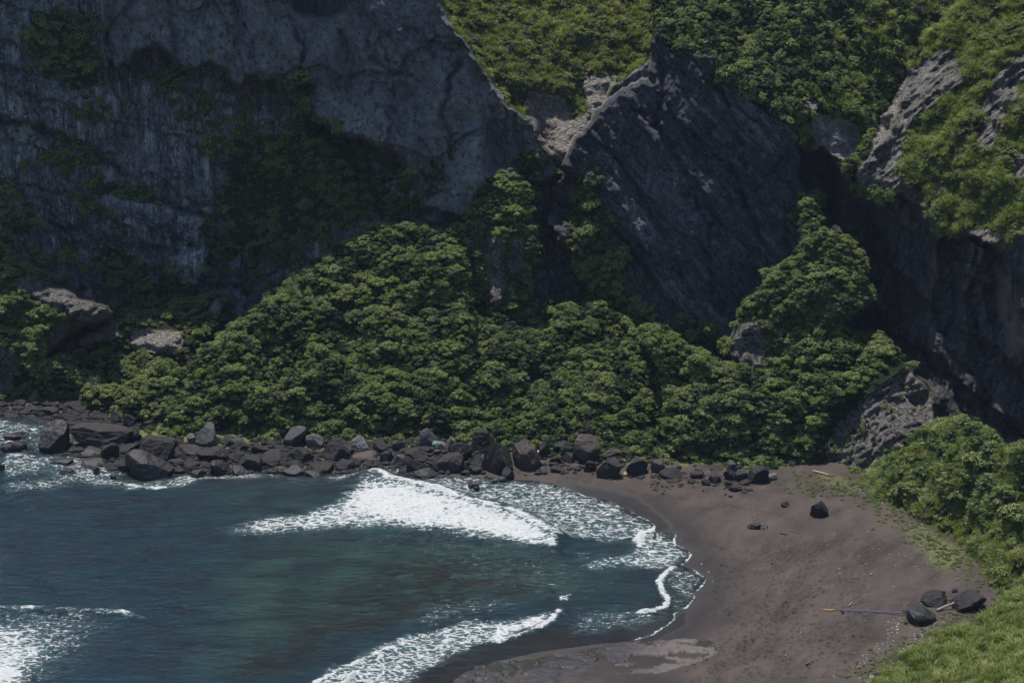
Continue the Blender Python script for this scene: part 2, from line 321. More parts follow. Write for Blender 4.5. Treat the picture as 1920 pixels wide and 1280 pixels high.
# green buttress in front of the slab
BUT = [(1516,366),(1528,398),(1545,438),(1590,452),(1612,470),(1620,512),(1634,560),(1604,586),(1566,604),(1536,668),(1500,700),(1440,720),(1395,700),(1368,650),(1378,600),(1402,570),(1438,528),(1462,500),(1498,478),(1504,430)]
layer('buttress', BUT, [(1380,660,164.5),(1440,710,162.8),(1520,690,162.2),(1390,590,166.5),(1460,500,168.2),(1520,380,171.5),(1600,460,167.0),(1625,560,165.0),(1540,560,164.3)])
# shrub slope at its foot
layer('foot_slope', [(1120,850),(1130,720),(1180,640),(1240,620),(1300,660),(1345,690),(1380,690),(1440,702),(1500,690),(1540,640),(1566,612),(1600,620),(1650,640),(1684,668),(1720,700),(1760,760),(1740,860),(1640,900),(1560,940),(1400,940),(1200,900)],
   [(1130,848,g(845)),(1240,866,g(862)),(1400,884,g(878)),(1540,896,g(890)),(1240,640,U(g(862),862,640,44)),(1380,700,U(g(878),878,700,46)),(1500,700,U(g(886),886,700,45)),(1600,630,163.6),(1690,680,159.5),(1740,800,155.5),(1640,760,156.3)])
# banded outcrop
layer('cliff_right', [(1765,440),(1812,440),(1806,520),(1778,640),(1752,590),(1756,500)], [(1765,440,165.2),(1810,440,163.2),(1778,640,162.3),(1755,520,164.8)], False)
layer('cliff_right', [(1852,462),(1884,476),(1870,560),(1874,700),(1850,760),(1822,660),(1812,560)], [(1852,462,160.2),(1884,476,158.6),(1874,700,156.6),(1822,640,159.2)], False)
layer('outcrop', [(1534,884),(1548,846),(1566,812),(1600,768),(1618,748),(1642,728),(1664,712),(1690,704),(1700,686),(1720,700),(1740,740),(1756,770),(1758,800),(1744,850),(1680,880),(1640,910),(1560,910)],
   [(1540,884,g(884)+.2),(1620,890,g(892)),(1620,750,U(g(884),884,750,48)-1),(1700,700,U(g(884),884,700,47)-1),(1755,780,154.6),(1680,820,153.2)], False)
# centre buttress and shaded growth below
layer('buttress', [(905,340),(932,325),(972,332),(990,372),(1002,420),(1000,480),(985,560),(960,600),(905,600),(868,560),(852,500),(862,440),(885,390)],
   [(940,335,181),(870,480,178.6),(1000,470,178.2),(920,600,174.6),(980,560,175.4),(930,450,177.0)])
layer('middle_slope', [(830,560),(880,560),(960,590),(1020,560),(1050,585),(1100,575),(1150,590),(1210,640),(1250,700),(1250,900),(830,900)],
   [(840,838,g(830)),(1000,840,g(834)),(1120,854,g(848)),(1250,866,g(862)),(860,560,177),(1000,590,177),(1100,590,176.4),(1230,660,172.5),(1000,720,U(g(822),822,720,34)),(1150,720,U(g(840),840,720,33)),(900,700,U(g(818),818,700,36))])
layer('rib', [(970,735),(985,690),(1010,665),(1040,620),(1056,590),(1060,630),(1056,690),(1040,730),(1010,740)], [(975,735,169.0),(1050,735,168.5),(1056,592,173.8),(1000,670,171.3)])
# cone-shaped hill
CONE = [(150,800),(240,790),(275,756),(315,716),(358,682),(397,652),(435,622),(467,596),(515,558),(560,524),(612,488),(658,458),(695,438),(722,426),(765,418),(808,430),(850,446),(866,500),(872,560),(872,640),(880,720),(900,900),(700,900),(300,880),(180,830)]
layer('hill', CONE, [(235,798,g(796)),(320,816,g(812)),(500,834,g(826)),(700,838,g(828)),(860,840,g(830)),(300,695,U(g(803),803,695,42)),(450,570,U(g(812),812,570,41)),(600,466,U(g(815),815,466,40)),
   (720,418,U(g(816),816,418,40)),(850,450,U(g(818),818,450,42)),(870,640,U(g(818),818,640,45)),(650,640,U(g(816),816,640,38))])
# promontory at the far left
layer('left_foot', [(120,650),(205,600),(300,585),(392,556),(440,556),(400,620),(330,690),(262,745),(140,740),(100,690)], [(140,735,174.2),(300,720,174),(205,600,180),(420,560,184),(300,640,178),(110,660,177)])
layer('promontory', [(-150,470),(0,452),(20,490),(70,516),(120,545),(165,560),(208,576),(210,600),(170,612),(130,630),(100,652),(64,668),(40,700),(22,730),(14,760),(-150,770)],
   [(-140,760,g(755)),(10,755,g(752)+.5),(-140,470,U(g(752),752,470,56)),(10,470,U(g(752),752,470,54)),(120,560,175.6),(205,590,174.8),(60,665,172.6)])
layer('left_foot', [(14,770),(24,700),(60,674),(110,668),(140,690),(170,720),(215,735),(262,725),(300,690),(330,800),(240,830),(140,800)],
   [(20,750,g(750)),(140,752,g(752)),(240,788,g(784)),(30,690,172.6),(120,680,173.8),(240,730,170),(300,700,170)])
# bank of bushes at the right, and the near grass bank
layer('bank', [(1585,908),(1625,890),(1668,868),(1712,830),(1755,800),(1800,792),(1850,812),(1880,846),(1960,850),(2080,840),(2080,1200),(1900,1180),(1860,1120),(1830,1060),(1790,1020),(1700,985),(1620,930)],
   [(1585,905,g(900)),(1640,935,g(935)),(1720,975,g(978)),(1800,1030,g(1034)),(1850,1090,g(1094)),(1880,1140,g(1140)),(1670,866,U(g(945),945,866,38)),(1750,790,U(g(990),990,790,36)),(1880,850,U(g(1120),1120,850,34)),(2060,850,138),(2060,1100,125.5)])
layer('near_bank', [(1560,1330),(1620,1284),(1660,1250),(1720,1214),(1770,1190),(1830,1166),(1880,1136),(1920,1110),(2080,1060),(2080,1360),(1560,1360)],
   [(1570,1330,g(1330,.8)),(1620,1284,g(1284,.9)),(1720,1214,g(1214,1.0)),(1800,1180,g(1182,1.1)),(1900,1130,g(1135,1.4)),(2060,1060,g(1080,4.0)),(1900,1290,111.5),(2060,1340,103.5),(1760,1330,111.5)])
NL = len(LAY); names = [l[0] for l in LAY]
Yd = rbf(PX, PY, LAY[0][2])+8*(1-sstep(150, 750, PX)); ID = np.zeros(PX.shape, int)
for i, (nm, poly, pts, soft) in enumerate(LAY[1:], 1):
    m = inpoly(wx if soft else ex_, wy if soft else ey_, poly); Yl = rbf(PX, PY, pts)
    if nm in ('cliff_left', 'cliff_upper'): Yl = Yl+8*(1-sstep(150, 750, PX))
    if nm in ('cliff_right', 'ridge'): Yl = Yl+4
    Yd = np.where(m, Yl, Yd); ID[m] = i
nm_id = {n: [i for i in range(NL) if names[i] == n] for n in set(names)}
def is_(*ns): return np.isin(ID, sum((nm_id[n] for n in ns), []))
def pm(poly, r=3, warp=True): return blur(inpoly(wx if warp else ex_, wy if warp else ey_, poly).astype(float), r)
# hollows: caves, gaps, gullies (push back) and lips (push forward)
REC = [([(245,128),(252,108),(284,95),(312,103),(335,122),(348,140),(320,150),(280,140)], 2.2, 2), ([(580,205),(640,250),(700,268),(748,292),(770,330),(700,340),(630,300),(580,260)], 4.5, 1),
  ([(535,-10),(560,25),(600,32),(640,20),(650,-30),(560,-60)], 3.5, 2), ([(1040,330),(1080,330),(1100,360),(1105,410),(1060,420),(1030,400)], 3.2, 4),
  ([(1508,345),(1512,312),(1535,300),(1560,312),(1572,345),(1560,420),(1520,420)], 3.5, 3), ([(1608,350),(1650,405),(1668,470),(1640,560),(1600,470),(1590,390)], 2.5, 5),
  ([(1704,762),(1708,748),(1722,745),(1726,756),(1716,768)], 1.8, 1), ([(1598,604),(1640,570),(1662,590),(1655,640),(1610,630)], 2.5, 3), ([(1850,500),(1880,482),(1905,560),(1905,700),(1870,640)], 2.0, 3),
  ([(1880,690),(1935,640),(2060,660),(2060,800),(1900,840)], 1.6, 6), ([(880,130),(925,140),(960,210),(955,320),(925,300),(915,220)], 1.6, 3), ([(905,195),(930,200),(940,330),(915,330)], 1.2, 2),
  ([(700,180),(740,150),(775,170),(785,230),(760,240),(720,215)], .8, 4), ([(1520,222),(1560,212),(1620,232),(1620,280),(1580,300),(1530,290),(1515,250)], 1.2, 3), ([(470,140),(530,150),(545,200),(500,215),(480,190)], 1.5, 3),
  ([(1200,790),(1260,780),(1262,850),(1215,850)], 1.6, 3), ([(10,690),(60,690),(150,720),(150,765),(10,765)], 1.6, 3), ([(940,480),(1000,470),(1000,540),(960,560)], 1.0, 3), ([(80,640),(140,610),(210,600),(200,660),(120,680),(60,690)], 1.5, 3),
  ([(450,560),(500,520),(560,480),(500,470),(430,540)], 1.2, 3), ([(1104,160),(1140,165),(1140,200),(1100,190)], .8, 2), ([(560,790),(860,795),(860,835),(560,835)], .9, 4), ([(380,795),(560,800),(560,835),(380,830)], .8, 4),
  ([(1695,396),(1720,392),(1740,440),(1730,520),(1700,500)], 1.3, 3), ([(1370,800),(1420,810),(1440,870),(1370,860)], 1.0, 3), ([(1780,440),(1800,438),(1812,520),(1790,560)], 1.0, 2),
  ([(430,430),(700,330),(800,400),(680,400),(560,470),(450,540),(400,520)], .8, 8)]
for poly, dd, r in REC: Yd = Yd+dd*pm(poly, r, False)
CR = [([(0,225),(70,240),(150,272),(205,300),(240,330)],.9), ([(160,335),(235,366),(300,380),(395,408)],.8), ([(395,300),(470,345),(560,400)],.5), ([(965,190),(975,260),(985,330)],1.), ([(755,60),(800,80),(815,110)],.5),
  ([(700,60),(690,100),(720,130),(790,150)],.4), ([(250,395),(380,470)],.4), ([(1340,150),(1370,200),(1420,230),(1480,260)],.5), ([(1350,155),(1385,260),(1400,330)],.4), ([(1160,170),(1250,260),(1330,420),(1340,600)],.4),
  ([(1110,240),(1180,330),(1260,470),(1300,560)],.4), ([(1700,480),(1760,520),(1830,560)],.5), ([(1760,640),(1820,700),(1860,800)],.5), ([(1780,480),(1860,500)],.5), ([(310,-50),(322,40),(330,95)],.6), ([(495,-50),(505,60),(520,110)],.6),
  ([(900,600),(912,520),(915,450)],.4), ([(380,620),(400,560),(430,500)],.5), ([(60,560),(130,590),(190,585)],.4), ([(250,625),(330,635),(350,650)],.4), ([(230,650),(320,662)],.5)]
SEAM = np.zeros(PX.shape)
CR += [([(545,30),(570,90),(560,150)],.6), ([(640,60),(660,120),(650,190)],.5), ([(860,120),(830,200),(850,300)],.6), ([(440,-40),(445,60),(436,120)],.7), ([(0,120),(90,150),(200,150)],.6), ([(90,420),(200,450),(330,470)],.6), ([(30,330),(60,420)],.5),
  ([(1240,100),(1238,180),(1225,240)],.7), ([(1290,240),(1380,330),(1440,470)],.6), ([(1140,420),(1230,520),(1300,630)],.6), ([(1640,420),(1680,520),(1690,640)],.8), ([(1700,640),(1790,720),(1830,820)],.8), ([(1830,470),(1815,560),(1850,660)],.8), ([(590,235),(650,255),(740,290),(775,340)],1.2), ([(240,128),(255,104),(290,92),(335,118),(350,140)],1.2)]
for ln, dd in CR:
    x0, x1 = min(p[0] for p in ln)-30, max(p[0] for p in ln)+30
    c0, c1 = np.searchsorted(gx, [x0, x1]); y0, y1 = min(p[1] for p in ln)-30, max(p[1] for p in ln)+30; r0, r1 = np.searchsorted(gy, [y0, y1])
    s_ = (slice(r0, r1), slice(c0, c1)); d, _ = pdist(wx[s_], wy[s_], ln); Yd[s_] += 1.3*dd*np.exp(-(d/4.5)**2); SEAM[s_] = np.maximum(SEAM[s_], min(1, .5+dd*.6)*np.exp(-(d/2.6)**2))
for _ in range(2):
    Yd[1:-1, 1:-1] = (Yd[1:-1, 1:-1]*2+Yd[:-2, 1:-1]+Yd[2:, 1:-1]+Yd[1:-1, :-2]+Yd[1:-1, 2:])/6
rx, rz = ray(PX, PY)
def pos(Y): return rx*Y, Y, CAM_H+rz*Y
X, _, Z = pos(Yd)
rockm = blur(is_('cliff_left', 'cliff_upper', 'cliff_mid', 'cliff_right').astype(float), 2)
smooth_ = blur(is_('cliff_upper').astype(float), 3); mid_ = blur(is_('cliff_mid').astype(float), 3); ribm = blur(is_('ridge', 'outcrop', 'promontory').astype(float), 3)
# relief: broad swells, blocky breaks, flutes, bedding
big = fbm(X, Yd, Z, 9., 3); blk = fbm(X, Yd, Z*1.4, 3.2, 4, True); fin = fbm(X, Yd, Z, .9, 4)
flute = fbm(X*1.0, Yd, Z*.12, 1.1, 3, True)
a48 = math.radians(48); Xr = X*math.cos(a48)-Z*math.sin(a48); Zr = X*math.sin(a48)+Z*math.cos(a48)
bed = fbm(Xr*.25, Yd, Zr, 1.3, 4, True)
cell = fbm(X, Yd, Z*.6, 2.0, 4)
terr = np.round((Z*.9+X*.35+big*1.5)/1.7); tfr = (Z*.9+X*.35+big*1.5)/1.7-terr      # bedding ledges
left_ = blur(is_('cliff_left').astype(float), 3); right_ = blur(is_('cliff_right').astype(float), 3)
dY = rockm*(.7*big+.10*fin)
sL = (Z+.36*X+1.6*big+.5*cell)/4.3; phL = sL-np.floor(sL); sU = (Z-.15*X+2.5*big)/7.5; phU = sU-np.floor(sU)
sM = (Zr*1.0+1.2*big+.4*cell)/3.4; phM = sM-np.floor(sM); sR = (Z+.5*X+2*big)/4.8; phR = sR-np.floor(sR)
dY += left_*(.30*blk+.16*flute+.75*phL+.35*cell)+smooth_*.8*phU+mid_*.55*phM+right_*.9*phR
dY += smooth_*(1.1*fbm(X, Yd, Z*.8, 7.5, 2, True)+.35*blk+.30*cell)
dY += mid_*(.38*bed+.35*cell+.18*blk)
dY += right_*(.35*blk+.35*flute+.3*cell)
vegm = np.clip(1-rockm, 0, 1)
X2 = X*math.cos(.9)-Z*math.sin(.9); Z2 = X*math.sin(.9)+Z*math.cos(.9)
strat = fbm(X2, Yd, Z2*.35, .8, 4, True)
dY += ribm*(.22*blk+.30*strat+.2*cell+.12*fin)
dY += vegm*(1.45*fbm(X, Yd, Z, 5.0, 2)+.60*fbm(X, Yd, Z, 1.7, 3))*np.where(is_('near_bank'), .35, 1)
lowf = sstep(0.0, 2.0, Z); Yd = Yd+dY*(.25+.75*lowf)
X, _, Z = pos(Yd)

# ---- colour weights  R pale, G moss, B warm (sunlight on rock faces put into the colour)
def S(*polys, r=6): 
    o = 0
    for p in polys: o = np.maximum(o, pm(p, r))
    return o
pale = .10+.0*PX
pale = np.maximum(pale, .75*S([(205,0),(330,-20),(440,0),(540,10),(580,80),(600,160),(470,150),(440,90),(345,120),(240,100)], r=12))
pale = np.maximum(pale, .95*S([(430,40),(470,60),(462,165),(440,150)], [(0,200),(120,250),(110,290),(40,300),(30,330),(0,300)], [(150,150),(240,160),(236,230),(130,190)], r=6))
pale = np.maximum(pale, .8*S([(580,160),(640,175),(720,215),(790,260),(780,300),(740,284),(640,250),(590,225)], r=5))
pale = np.maximum(pale, .55*S([(640,40),(800,80),(900,180),(1000,240),(1030,300),(960,350),(860,380),(800,300),(700,190)], r=14))
pale = np.maximum(pale, 1.1*S([(175,340),(235,372),(300,384),(380,408),(360,420),(270,400),(200,384)], [(320,480),(372,480),(368,540),(330,528)], [(250,625),(350,622),(335,660),(255,655)], [(380,600),(400,560),(420,540),(405,600)], r=3))
pale = np.maximum(pale, .8*S([(905,455),(945,440),(945,500),(938,585),(900,575),(915,520)], [(1340,155),(1440,200),(1500,262),(1440,300),(1380,240)], [(1220,480),(1300,520),(1345,600),(1330,620),(1250,560)], r=5))
pale = np.maximum(pale, .7*S([(1170,250),(1290,330),(1330,420),(1280,440),(1200,340)], [(1370,640),(1400,580),(1435,640),(1425,700)], [(1730,590),(1790,640),(1820,760),(1790,730)], [(1780,470),(1850,480),(1850,560),(1790,560)], r=7))
pale = np.maximum(pale, .5*S([(60,150),(400,200),(520,330),(420,380),(200,330),(60,280)], r=15))
stk = fbm(X*1.3, Yd*0, Z*.07, 1.0, 4); stk2 = fbm(X*.45, Yd*0, Z*.10, 1.0, 3)
dgk = fbm(Xr*.16, Yd*0, Zr*1.0, 1.1, 4); dgk2 = fbm(Xr*.35, Yd*0, Zr*.8, 3.2, 3)
pale = pale*(1-.35*left_)+left_*1.1*sstep(.05, .55, stk+.5*stk2)*sstep(.30, .95, phL)+left_*.5*sstep(.25, .7, stk2)*sstep(.0, .5, fbm(X, Yd, Z, 6., 2))
pale = pale+mid_*(.85*sstep(.15, .6, dgk+.5*dgk2)*sstep(-.1, .5, dgk2)); pale = pale+smooth_*.35*sstep(.1, .7, stk2)+right_*.4*sstep(.35, .8, stk2)
pale = np.clip(pale, 0, 1.2); pale = np.where(rockm > .5, pale-.75*SEAM, pale)  # dark of the recessed seams is painted into the rock colour too
sunlit_tint = 1.0*S([(1862,500),(1885,485),(1900,560),(1915,640),(1895,680),(1880,600)], [(1740,470),(1762,480),(1755,560),(1745,540)], r=2)  # cliff faces the sun catches, painted as a lighter tone
moss = np.zeros(PX.shape)
MOSS = [[(40,30),(110,10),(170,30),(190,90),(190,180),(120,170),(60,130)],[(750,255),(775,250),(775,300),(760,300)],[(770,330),(800,300),(840,280),(845,380),(800,395)],[(940,290),(1030,260),(1040,330),(1010,370),(960,340)],
  [(1080,300),(1130,300),(1140,420),(1180,560),(1240,640),(1100,600),(1060,450)],[(430,240),(560,250),(700,330),(800,400),(640,430),(500,480),(420,500),(400,400)],[(850,440),(905,440),(900,560),(870,560)],
  [(380,90),(430,90),(420,130),(390,140)],[(540,140),(590,150),(570,200),(545,190)],[(200,480),(360,540),(460,560),(300,680),(230,640)],[(140,440),(240,460),(330,560),(220,560)],[(0,380),(60,390),(70,470),(0,470)]]
for p in MOSS: moss = np.maximum(moss, .75*pm(p, 9))
moss = np.maximum(moss, .5*S([(1240,580),(1340,600),(1380,640),(1300,690)], [(1500,480),(1440,560),(1400,560),(1450,480)], r=8))
# where the slopes show rock
rockpatch = S([(975,205),(1000,172),(1060,178),(1075,230),(1110,200),(1125,215),(1065,300),(1046,332),(1030,300),(1000,240)], [(1050,265),(1120,212),(1130,222),(1062,300)], [(1085,160),(1110,135),(1160,132),(1160,180),(1110,215)], [(822,0),(840,20),(835,60),(825,30)],
  [(1345,100),(1350,130),(1336,155),(1330,130)], [(1515,190),(1540,190),(1545,212),(1518,212)], r=3)
rockpatch = np.maximum(rockpatch, S([(1525,215),(1600,225),(1620,250),(1600,300),(1540,290),(1520,262)], [(1595,345),(1630,290),(1670,190),(1695,140),(1740,110),(1780,90),(1820,150),(1770,180),(1720,215),(1695,250),(1690,300),(1660,350)],
  [(1700,372),(1760,430),(1720,400),(1680,380)], [(1840,210),(1860,150),(1920,90),(1960,90),(1900,180),(1860,280),(1835,270)], [(1600,330),(1700,330),(1740,400),(1770,440),(1700,380)], [(1895,290),(1960,280),(1960,350),(1905,340)], r=3))
rockpatch = np.maximum(rockpatch, S([(1800,430),(1880,440),(1890,476),(1840,465)], [(20,520),(80,520),(140,560),(205,575),(208,600),(150,600),(120,585),(60,560)], [(80,640),(120,600),(135,620),(90,655)], [(-20,650),(30,660),(20,740),(-20,740)], [(248,622),(352,618),(340,664),(250,660)], [(150,600),(220,590),(225,640),(130,640)], [(380,600),(405,560),(425,545),(410,600)], r=3))
rockpatch = np.where(is_('outcrop'), .85, rockpatch)
rockpatch = np.where(is_('buttress'), np.maximum(S([(905,450),(945,440),(945,500),(938,590),(895,580),(912,520)], [(1372,650),(1400,580),(1432,630),(1425,700),(1390,700)], [(975,440),(985,520),(965,540),(950,470)], r=3), 0), rockpatch)

# sheets: one per kind of ground, split where the layer changes
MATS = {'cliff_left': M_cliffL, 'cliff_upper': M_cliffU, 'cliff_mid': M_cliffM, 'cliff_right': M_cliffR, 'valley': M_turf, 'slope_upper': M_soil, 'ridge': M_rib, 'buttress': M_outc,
        'foot_slope': M_soil, 'outcrop': M_outc, 'middle_slope': M_soil, 'rib': M_soil, 'hill': M_soil, 'promontory': M_outc, 'left_foot': M_soil, 'bank': M_soil, 'near_bank': M_turf}
TITLE = {'cliff_left': 'cliff_wall', 'cliff_upper': 'upper_cliff', 'cliff_mid': 'slab_cliff', 'cliff_right': 'shaded_cliff', 'valley': 'hanging_valley', 'slope_upper': 'hillside', 'ridge': 'rocky_ridge', 'buttress': 'rock_buttress',
         'foot_slope': 'lower_hillside', 'outcrop': 'rock_outcrop', 'middle_slope': 'gully_slope', 'rib': 'small_rib', 'hill': 'hill', 'promontory': 'promontory', 'left_foot': 'shore_terrace', 'bank': 'bank', 'near_bank': 'grass_bank'}
nr, nc = PX.shape; V = np.stack([X, Yd, Z], -1).reshape(-1, 3)
idx = np.arange(nr*nc).reshape(nr, nc)
Q = np.stack([idx[1:, :-1], idx[1:, 1:], idx[:-1, 1:], idx[:-1, :-1]], -1).reshape(-1, 4)
zmax = V[Q, 2].max(1); ok = zmax > ground_z(V[Q[:, 0], 0], V[Q[:, 0], 1])-.5
qid = np.max(ID.reshape(-1)[Q], axis=1)
for n in ('ridge', 'buttress', 'promontory', 'valley', 'slope_upper'):
    pass
# on vegetated rock the 'moss' weight is everything that is not a rock patch
pale = np.where(is_('outcrop'), .7, pale); pale = np.where(is_('ridge', 'promontory'), .45, pale)
moss2 = np.where(is_('ridge', 'outcrop', 'buttress', 'promontory'), np.clip(1-rockpatch*1.25, 0, 1), moss)
pale2 = np.where(is_('valley', 'slope_upper', 'foot_slope', 'hill', 'middle_slope', 'rib', 'left_foot', 'bank', 'near_bank'), rockpatch, pale)
MASK = np.stack([pale2, moss2, sunlit_tint], -1).reshape(-1, 3)
for n in sorted(set(names)):
    sel = ok & np.isin(qid, nm_id[n])
    if not sel.any(): continue
    v, f, a = compact(V, Q[sel], MASK)
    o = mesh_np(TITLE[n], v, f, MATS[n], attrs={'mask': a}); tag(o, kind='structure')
# ------------------------------------------------------------------ beach and sea bed: one sheet
def axis(*parts): return np.unique(np.concatenate([np.asarray(p, float) for p in parts]))
yb = np.array([gY(p, 0) for p in np.concatenate([np.arange(1420, 1290, -2.4), np.arange(1290, 930, -1.15), np.arange(930, 715, -2.2)])])
xs = axis([-3000, -900, -300, -140, -80], np.arange(-52, 9, .17), np.arange(9, 25, .085), np.arange(25, 34, .17), [45, 70, 120, 300, 900, 3000])
ys = axis([-3000, -600, 0, 70, 95, 105], yb, [182, 190, 205, 240, 400, 900, 3000])
GX, GYY = np.meshgrid(xs, ys); GZ = ground_z(GX, GYY)
gpx, gpy = proj(GX, GYY, GZ)
near = (GYY > 110) & (GYY < 180) & (np.abs(GX) < 50)
nz = .05*fbm(GX, GYY, 0*GX, 3.2, 4)+.018*fbm(GX, GYY, 0*GX+3, .7, 3)
land = GZ > .03
dry = sstep(.22, .5, GZ)
GZ = GZ+np.where(near & land, nz*(.12+.88*dry), 0)
# footprints: strings of dents along walked lines
TR = [[(1290,1250),(1380,1180),(1440,1120),(1480,1040),(1500,980)],[(1300,1275),(1400,1200),(1470,1130),(1500,1060),(1560,1010)],[(1420,1160),(1450,1080),(1440,1010),(1400,930)],[(1500,1270),(1560,1200),(1600,1120),(1640,1040),(1600,960)],
      [(1370,1230),(1440,1170),(1520,1120),(1600,1080)],[(1400,1100),(1460,1120),(1500,1180),(1530,1260)],[(1330,1260),(1430,1210),(1520,1200),(1620,1190)],[(1560,1180),(1600,1060),(1700,1020)],[(1250,920),(1330,935),(1420,950),(1500,975)],
      [(1360,1250),(1420,1170),(1452,1090),(1470,1010)],[(1310,1270),(1390,1220),(1450,1160),(1485,1090),(1530,1030)],[(1450,1270),(1480,1200),(1500,1120),(1560,1060)]]
pts = []
for tr in TR:
    w = [np.array(gpt(*p, .6)) for p in tr]
    for a, b in zip(w[:-1], w[1:]):
        L = np.linalg.norm(b-a); d_ = (b-a)/L; n_ = np.array([-d_[1], d_[0]])
        for k in range(int(L/.36)):
            pts.append((a+d_*(k*.36+rng.normal(0, .06))+n_*((k % 2-.5)*.26+rng.normal(0, .09)), d_))
for _ in range(900):
    q = np.array(gpt(rng.uniform(1340, 1640), rng.uniform(1010, 1275), .6)); an = rng.uniform(0, 6.28); pts.append((q, np.array([math.cos(an), math.sin(an)])))
for q, d_ in pts:
    i0, i1 = np.searchsorted(xs, [q[0]-.4, q[0]+.4]); j0, j1 = np.searchsorted(ys, [q[1]-.4, q[1]+.4])
    if i1 <= i0 or j1 <= j0: continue
    s_ = (slice(j0, j1), slice(i0, i1)); ax = (GX[s_]-q[0])*d_[0]+(GYY[s_]-q[1])*d_[1]; bx_ = -(GX[s_]-q[0])*d_[1]+(GYY[s_]-q[1])*d_[0]
    r2 = (ax/.20)**2+(bx_/.13)**2; GZ[s_] += -.095*np.exp(-r2)+.035*np.exp(-(np.sqrt(r2)-1.5)**2/.3)
def gm(poly, r=4, wp=8):
    a = gpx+wp*pn(GX/1.5, GYY/1.5, 0*GX); b = gpy+wp*pn(GX/1.5, GYY/1.5, 9+0*GX); return blur(inpoly(a, b, poly).astype(float), r)
sd_, _ = pdist(GX[:, :], GYY, _sh)
wet = np.where(ground_z(GX, GYY) > 0, np.exp(-(sd_/ .9)**2)*.4, 1)
WETP = [(1040,898),(1100,908),(1152,915),(1205,936),(1262,984),(1256,1000),(1235,1004),(1200,985),(1100,944)]
wet = np.maximum(wet, .95*gm(WETP, 2, 4)); wet = np.maximum(wet, gm([(1290,1142),(1286,1172),(1230,1202),(1150,1215),(1140,1190),(1230,1170)], 1, 3))
damp = gm([(1100,900),(1250,940),(1330,990),(1370,1080),(1350,1160),(1290,1240),(1240,1290),(1100,1290),(1180,1150),(1100,950)], 12, 14)
green = np.maximum.reduce([gm([(1480,888),(1560,882),(1640,920),(1700,955),(1650,950),(1560,908),(1490,898)], 5, 26)*.8, gm([(1700,960),(1790,1010),(1850,1090),(1800,1100),(1740,1060),(1690,1010)], 7, 36)*.8, gm([(1620,1290),(1700,1215),(1790,1170),(1760,1165),(1660,1230),(1580,1300)], 5, 30)*.6, gm([(1230,858),(1330,866),(1300,875),(1240,870)], 3, 20), gm([(200,800),(300,800),(600,812),(1000,815),(1240,850),(1240,872),(1100,862),(1000,850),(700,846),(400,840),(260,826)], 3, 8)])
reef = ground_z(GX, GYY) < -.02
v = np.stack([GX, GYY, GZ], -1).reshape(-1, 3); nr2, nc2 = GX.shape; ii = np.arange(nr2*nc2).reshape(nr2, nc2)
F = np.stack([ii[:-1, :-1], ii[:-1, 1:], ii[1:, 1:], ii[1:, :-1]], -1).reshape(-1, 4)
t = NT('black_sand'); a = t.attr('mask')
n1 = t.noise(.22, 5, .6, None, .4); n2 = t.noise(2.2, 6, .7); n3 = t.noise(22., 4, .8); n4 = t.noise(.8, 5, .6, t.map((1, .35, 1), (0, 0, .5)), .6)
c = t.mix(t.rng(n1, .38, .62), (.032, .026, .024), (.058, .046, .041)); c = t.mix(t.math('MULTIPLY', t.rng(n4, .45, .65), .5), c, (.080, .063, .055))
c = t.mix(t.math('MULTIPLY', t.rng(n3, .5, .75), .45), c, (.11, .095, .09)); c = t.mix(t.math('MULTIPLY', t.rng(n3, .45, .3), .5), c, (.020, .018, .018))
c = t.mix(t.math('MULTIPLY', a[1], .75), c, (.019, .0175, .0195)); c = t.mix(t.math('MULTIPLY', a[0], .92), c, (.007, .006, .006))
gf = t.rng(t.math('ADD', a[2], t.math('SUBTRACT', t.noise(1.8, 7, .75), .62)), .30, .62); c = t.mix(t.math('MULTIPLY', gf, .85), c, t.mix(t.noise(4., 5, .8), (.055, .070, .022), (.13, .135, .05)))
ro = t.rng(a[0], 0., 1., .92, .38)
M_sand = t.end(t.pbr(c, ro, t.bump(t.math('ADD', t.math('MULTIPLY', n3, .25), t.math('MULTIPLY', n2, .75)), .55, .08), t.rng(a[0], 0, 1, .15, .45)))
MS = np.stack([wet, damp, green], -1).reshape(-1, 3)
tag(mesh_np('beach', v, F, M_sand, attrs={'mask': MS}), kind='structure')

# ------------------------------------------------------------------ water
ywt = np.array([gY(p, 0) for p in np.arange(1400, 745, -1.7)])
xw = axis([-3000, -900, -300, -140, -80], np.arange(-54, 17.6, .125), [30, 60, 100]); yw = axis([-3000, -600, 0, 70, 95, 105], ywt, [178])
WX, WY = np.meshgrid(xw, yw); wpx, wpy = proj(WX, WY, 0*WX); gz = ground_z(WX, WY); ds, _ = pdist(WX, WY, _sh)
deep = sstep(0, 5, ds*(gz < 0)); O = 0*WX
nA = fbm(WX, WY, O, 1.6, 3); nB = fbm(WX, WY, O+4, .5, 3); nC = fbm(WX*.6, WY, O+9, 6., 3); nF = fbm(WX*.8, WY*1.3, O+2, .55, 4); nL = fbm(WX*.75, WY*1.2, O+31, .9, 4, True)
ax_ = wpx+16*pn(WX/2.2, WY/2.2, O)+9*pn(WX/.7, WY/.7, O+5); ay_ = wpy+9*pn(WX/2.2, WY/2.2, O+9)+5*pn(WX/.6, WY/.6, O+15)
def wm(poly, r=2): return blur(inpoly(ax_, ay_, poly).astype(float), r)
Wz = (.085*nA+.040*nB)*(.12+.88*deep)+.13*nC*deep
foam = O.copy()
